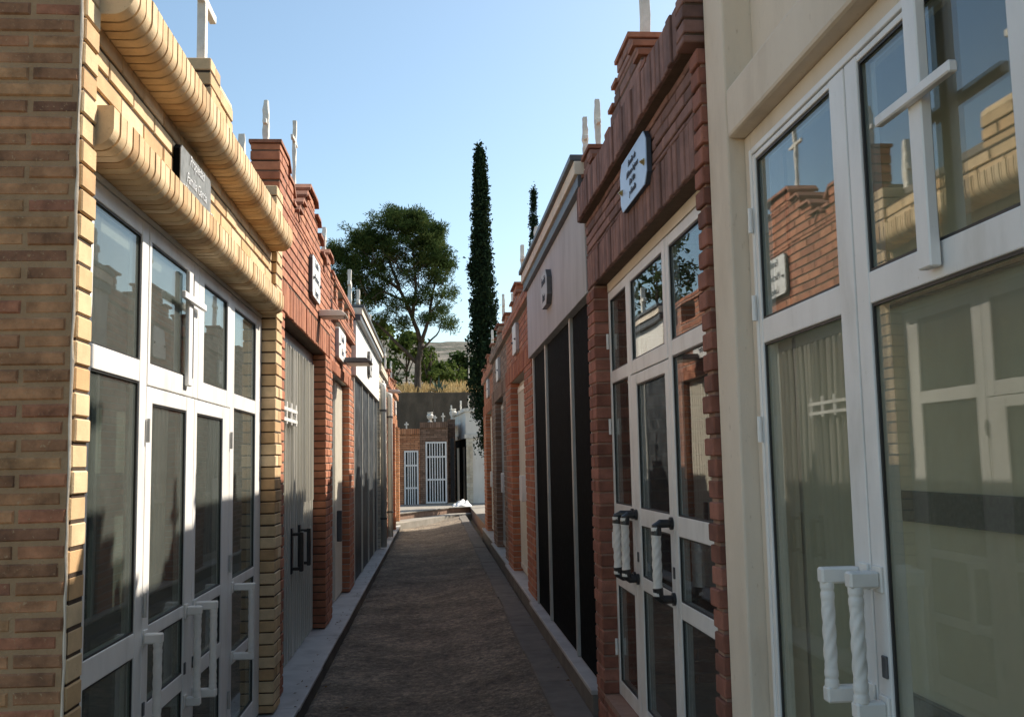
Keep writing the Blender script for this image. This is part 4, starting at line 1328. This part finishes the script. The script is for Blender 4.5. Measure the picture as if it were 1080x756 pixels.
# --- cypresses
def cypress(x, y, z0, zt, rmax, label, n=9000, lean=0.0, zf=1.5):
    root = empty('cypress_tree', (x, y, z0), label, 'tree', 'cypresses beyond the right row')
    mb = MB()
    limb(mb, [(x, y, z0 - .05), (x - lean * .3, y, z0 + 2.0), (x - lean, y, zt - 1.2)], .11, .02, 8, .01)
    mb.build('trunk', 'bark', root)
    mb = MB(); mb.fix = False
    H = zt - z0 - zf
    for q in range(n // 22):
        s = random.random() ** .85
        s = min(s, .995)
        r = rmax * (1.0 - max(0, s - .22) / .78 * .86) ** .9 * (.55 + .45 * min(1, s / .10)) * (1 + .12 * math.sin(s * 23 + q % 3))
        a = rnd(0, 2 * math.pi)
        k = r * (rnd(.15, 1.04))
        c = np.array((x - lean * min(1, s * 1.3 + .25) + k * math.cos(a), y + k * math.sin(a), z0 + zf + s * H))
        P = c + rng.normal(size=(22, 3)) * np.array((.055, .055, .16))
        t = rnd(.1, .7) + rng.normal(0, .15, 22)
        cards(mb, P, .10, .4, t, 1.4)
    for i in range(30):
        c = np.array((x - lean, y, zt - .5 + rnd(0, .55)))
        cards(mb, c + rng.normal(size=(8, 3)) * np.array((.03, .03, .1)), .10, .3, rng.uniform(.1, .7, 8), 2)
    mb.build('crown', 'cypress_leaf', root)
cypress(1.86, 30.0, .29, 11.25, .55, 'tall slender cypress rising above the right row', 30000, .33, 1.35)
cypress(4.85, 45.5, 4.8, 14.4, .46, 'smaller cypress tip showing above the pale chapel roof', 6000)

# --- broad trees and shrubs behind
def bushy(x, y, w, zt, label, grp, n=34, mat='bush_leaf', sub=46, size=.24, zb=.35, name='broadleaf_tree'):
    z0 = th(x, y) if y > 44.5 else 0
    root = empty(name, (x, y, z0), label, 'tree' if 'tree' in name else 'shrub', grp)
    mb = MB(); mb.smooth = True
    H = zt - z0
    limb(mb, [(x, y, z0 - .1), (x + rnd(-.2, .2), y, z0 + H * .4), (x + rnd(-.4, .4), y, z0 + H * .8)], max(.05, w * .05), .03, 7)
    for i in range(5):
        limb(mb, [(x, y, z0 + H * rnd(.25, .45)), (x + rnd(-.6, .6) * w, y + rnd(-.6, .6) * w, z0 + H * rnd(.6, .9))], .05, .015, 5)
    mb.build('trunk', 'bark', root)
    mb = MB(); mb.fix = False
    for q in range(n):
        a = rnd(0, 6.28); k = math.sqrt(random.random()); s = random.random()
        prof = math.sqrt(max(.05, 1 - (2 * s - .85) ** 2 * .8))
        c = (x + w * k * math.cos(a) * prof, y + w * k * math.sin(a) * prof, z0 + H * (zb + (1 - zb) * s) - .2)
        P = blob(c, (w * .28, w * .28, w * .2), sub)
        cards(mb, P, size, .5, rnd(.1, .75) + rng.normal(0, .13, len(P)), .3)
    mb.build('crown', mat, root)
BG = 'trees on the slope behind the cemetery'
bushy(-3.6, 58, 1.9, 10.4, 'bright green tree on the slope left of the pine trunk', BG)
bushy(-1.6, 60, 1.6, 9.6, 'yellowish green tree on the slope just left of the forked trunk', BG)
bushy(.3, 62, 1.7, 8.2, 'low green tree on the slope just right of the forked trunk', BG)
bushy(1.9, 64, 1.5, 8.9, 'dark green tree on the slope beside the tall cypress', BG, mat='pine_leaf')
bushy(3.6, 66, 1.8, 8.8, 'dark green tree mostly hidden behind the tall cypress', BG, mat='pine_leaf')
bushy(-6.2, 55, 2.4, 12.0, 'leafy tree showing above the red stepped gable, left of the pine', BG, n=50, mat='pine_leaf')
bushy(-9.5, 50, 2.6, 13.5, 'tall dark tree standing behind the left row roofs', BG, n=55, mat='pine_leaf')
bushy(-.25, 47.2, .55, 7.3, 'thin yellow green shrub growing at the foot of the pine', 'shrubs on the bank', n=16, sub=30, size=.12, name='shrub')
bushy(-1.9, 47.5, .8, 6.9, 'scrubby dark shrub left of the pine on the bank', 'shrubs on the bank', n=18, sub=30, size=.14, name='shrub', mat='pine_leaf')

# agave rosette
ax, ay = .25, 45.4; az = th(ax, ay)
mb = MB(); mb.fix = False
for i in range(22):
    a = i * 2.4 + rnd(-.2, .2); el = rnd(.25, 1.2); Lh = rnd(.55, .95)
    d = Vector((math.cos(a) * math.cos(el), math.sin(a) * math.cos(el), math.sin(el))); w = Vector((-math.sin(a), math.cos(a), 0))
    c = Vector((ax, ay, az)); m = c + d * Lh * .45 + Vector((0, 0, .03)); t = c + d * Lh - Vector((0, 0, .06))
    up = d.cross(w) * .025
    V = [c - w * .05, c + w * .05, m + w * .07, t, m - w * .07, m - up, c - up]
    mb.poly(V, [(0, 1, 2, 4), (4, 2, 3), (0, 4, 5, 6), (1, 6, 5, 2), (4, 3, 5), (2, 5, 3)], 0, rnd(0, 1))
tag(mb.build('agave', 'agave_leaf', None, (ax, ay, az)), 'blue green agave rosette at the edge of the dry bank', 'plant')
# thin utility pole
mb = MB()
mb.tube([(1.70, 47, th(1.7, 47) - .1), (1.70, 47, 6.9)], .03, 8); mb.box(1.50, 1.90, 46.98, 47.02, 6.72, 6.78)
tag(mb.build('utility_pole', 'weathered_white', None, (1.7, 47, th(1.7, 47))), 'thin pale pole with a short crossbar on the dry bank', 'pole')

# dry grass, uncountable
mb = MB(); mb.fix = False
pts = []
for i in range(9000):
    x = rnd(-6, 5); y = 44.55 + (random.random() ** 1.4) * 13
    if n2(x, y, .8) < -.25: continue
    pts.append((x, y, th(x, y) - .02))
P = np.array(pts); n = len(P)
h = rng.uniform(.12, .42, n); lean = rng.normal(0, .12, (n, 2)); ang2 = rng.uniform(0, 3.14, n)
base = len(mb.v)
for i in range(n):
    wv = np.array((math.cos(ang2[i]), math.sin(ang2[i]), 0)) * .03
    p = P[i]; tpt = p + np.array((lean[i, 0], lean[i, 1], h[i]))
    mb.face([p - wv, p + wv, tpt + wv * .2, tpt - wv * .2], 0, rnd(0, 1))
tag(mb.build('dry_grass', 'dry_grass'), kind='stuff')

# =================================================================== light, sky, camera
AZ, EL = 57.0, 41.5
w = bpy.data.worlds.new('World'); scene.world = w; w.use_nodes = True
nt = w.node_tree; nt.nodes.clear()
sky = nt.nodes.new('ShaderNodeTexSky'); sky.sky_type = 'NISHITA'; sky.sun_disc = False
sky.sun_elevation = RAD(EL); sky.sun_rotation = RAD(AZ)
sky.altitude = 100; sky.air_density = 1.0; sky.dust_density = 1.2; sky.ozone_density = 1.2
bg = nt.nodes.new('ShaderNodeBackground'); bg.inputs['Strength'].default_value = .11
wo = nt.nodes.new('ShaderNodeOutputWorld')
tn = nt.nodes.new('ShaderNodeMix'); tn.data_type = 'RGBA'; tn.blend_type = 'MULTIPLY'; tn.inputs['Factor'].default_value = 1
tn.inputs['B'].default_value = (1.02, 1.07, .985, 1)
nt.links.new(sky.outputs[0], tn.inputs['A']); nt.links.new(tn.outputs['Result'], bg.inputs['Color']); nt.links.new(bg.outputs[0], wo.inputs['Surface'])
sd = bpy.data.lights.new('sun', 'SUN'); sd.energy = 4.9; sd.angle = RAD(.53); sd.color = (1, .90, .76)
so = bpy.data.objects.new('sun', sd); COL.objects.link(so)
dirv = Vector((math.sin(RAD(AZ)) * math.cos(RAD(EL)), math.cos(RAD(AZ)) * math.cos(RAD(EL)), math.sin(RAD(EL))))
so.rotation_euler = dirv.to_track_quat('Z', 'Y').to_euler()
so.location = (8, 10, 12)

cd = bpy.data.cameras.new('camera'); co = bpy.data.objects.new('camera', cd); COL.objects.link(co)
cd.sensor_fit = 'HORIZONTAL'; cd.sensor_width = 36.0
cd.lens = 36.0 * 1037.6 / 1080.0; cd.clip_start = .05; cd.clip_end = 3000
PITCH, YAW, ROLL = RAD(6.067), RAD(4.617), RAD(-1.104)
co.matrix_world = (Matrix.Translation((0, 0, 1.6)) @ Matrix.Rotation(-YAW, 4, 'Z') @ Matrix.Rotation(math.pi / 2 + PITCH, 4, 'X') @ Matrix.Rotation(ROLL, 4, 'Z'))
scene.camera = co
vs = scene.view_settings
vs.view_transform = 'Standard'; vs.look = 'None'; vs.gamma = 1; vs.use_curve_mapping = False; vs.exposure = 0.88
scene.render.resolution_x = 1024; scene.render.resolution_y = 716
scene.cycles.max_bounces = 8; scene.cycles.transparent_max_bounces = 16
scene.cycles.caustics_reflective = False; scene.cycles.caustics_refractive = False
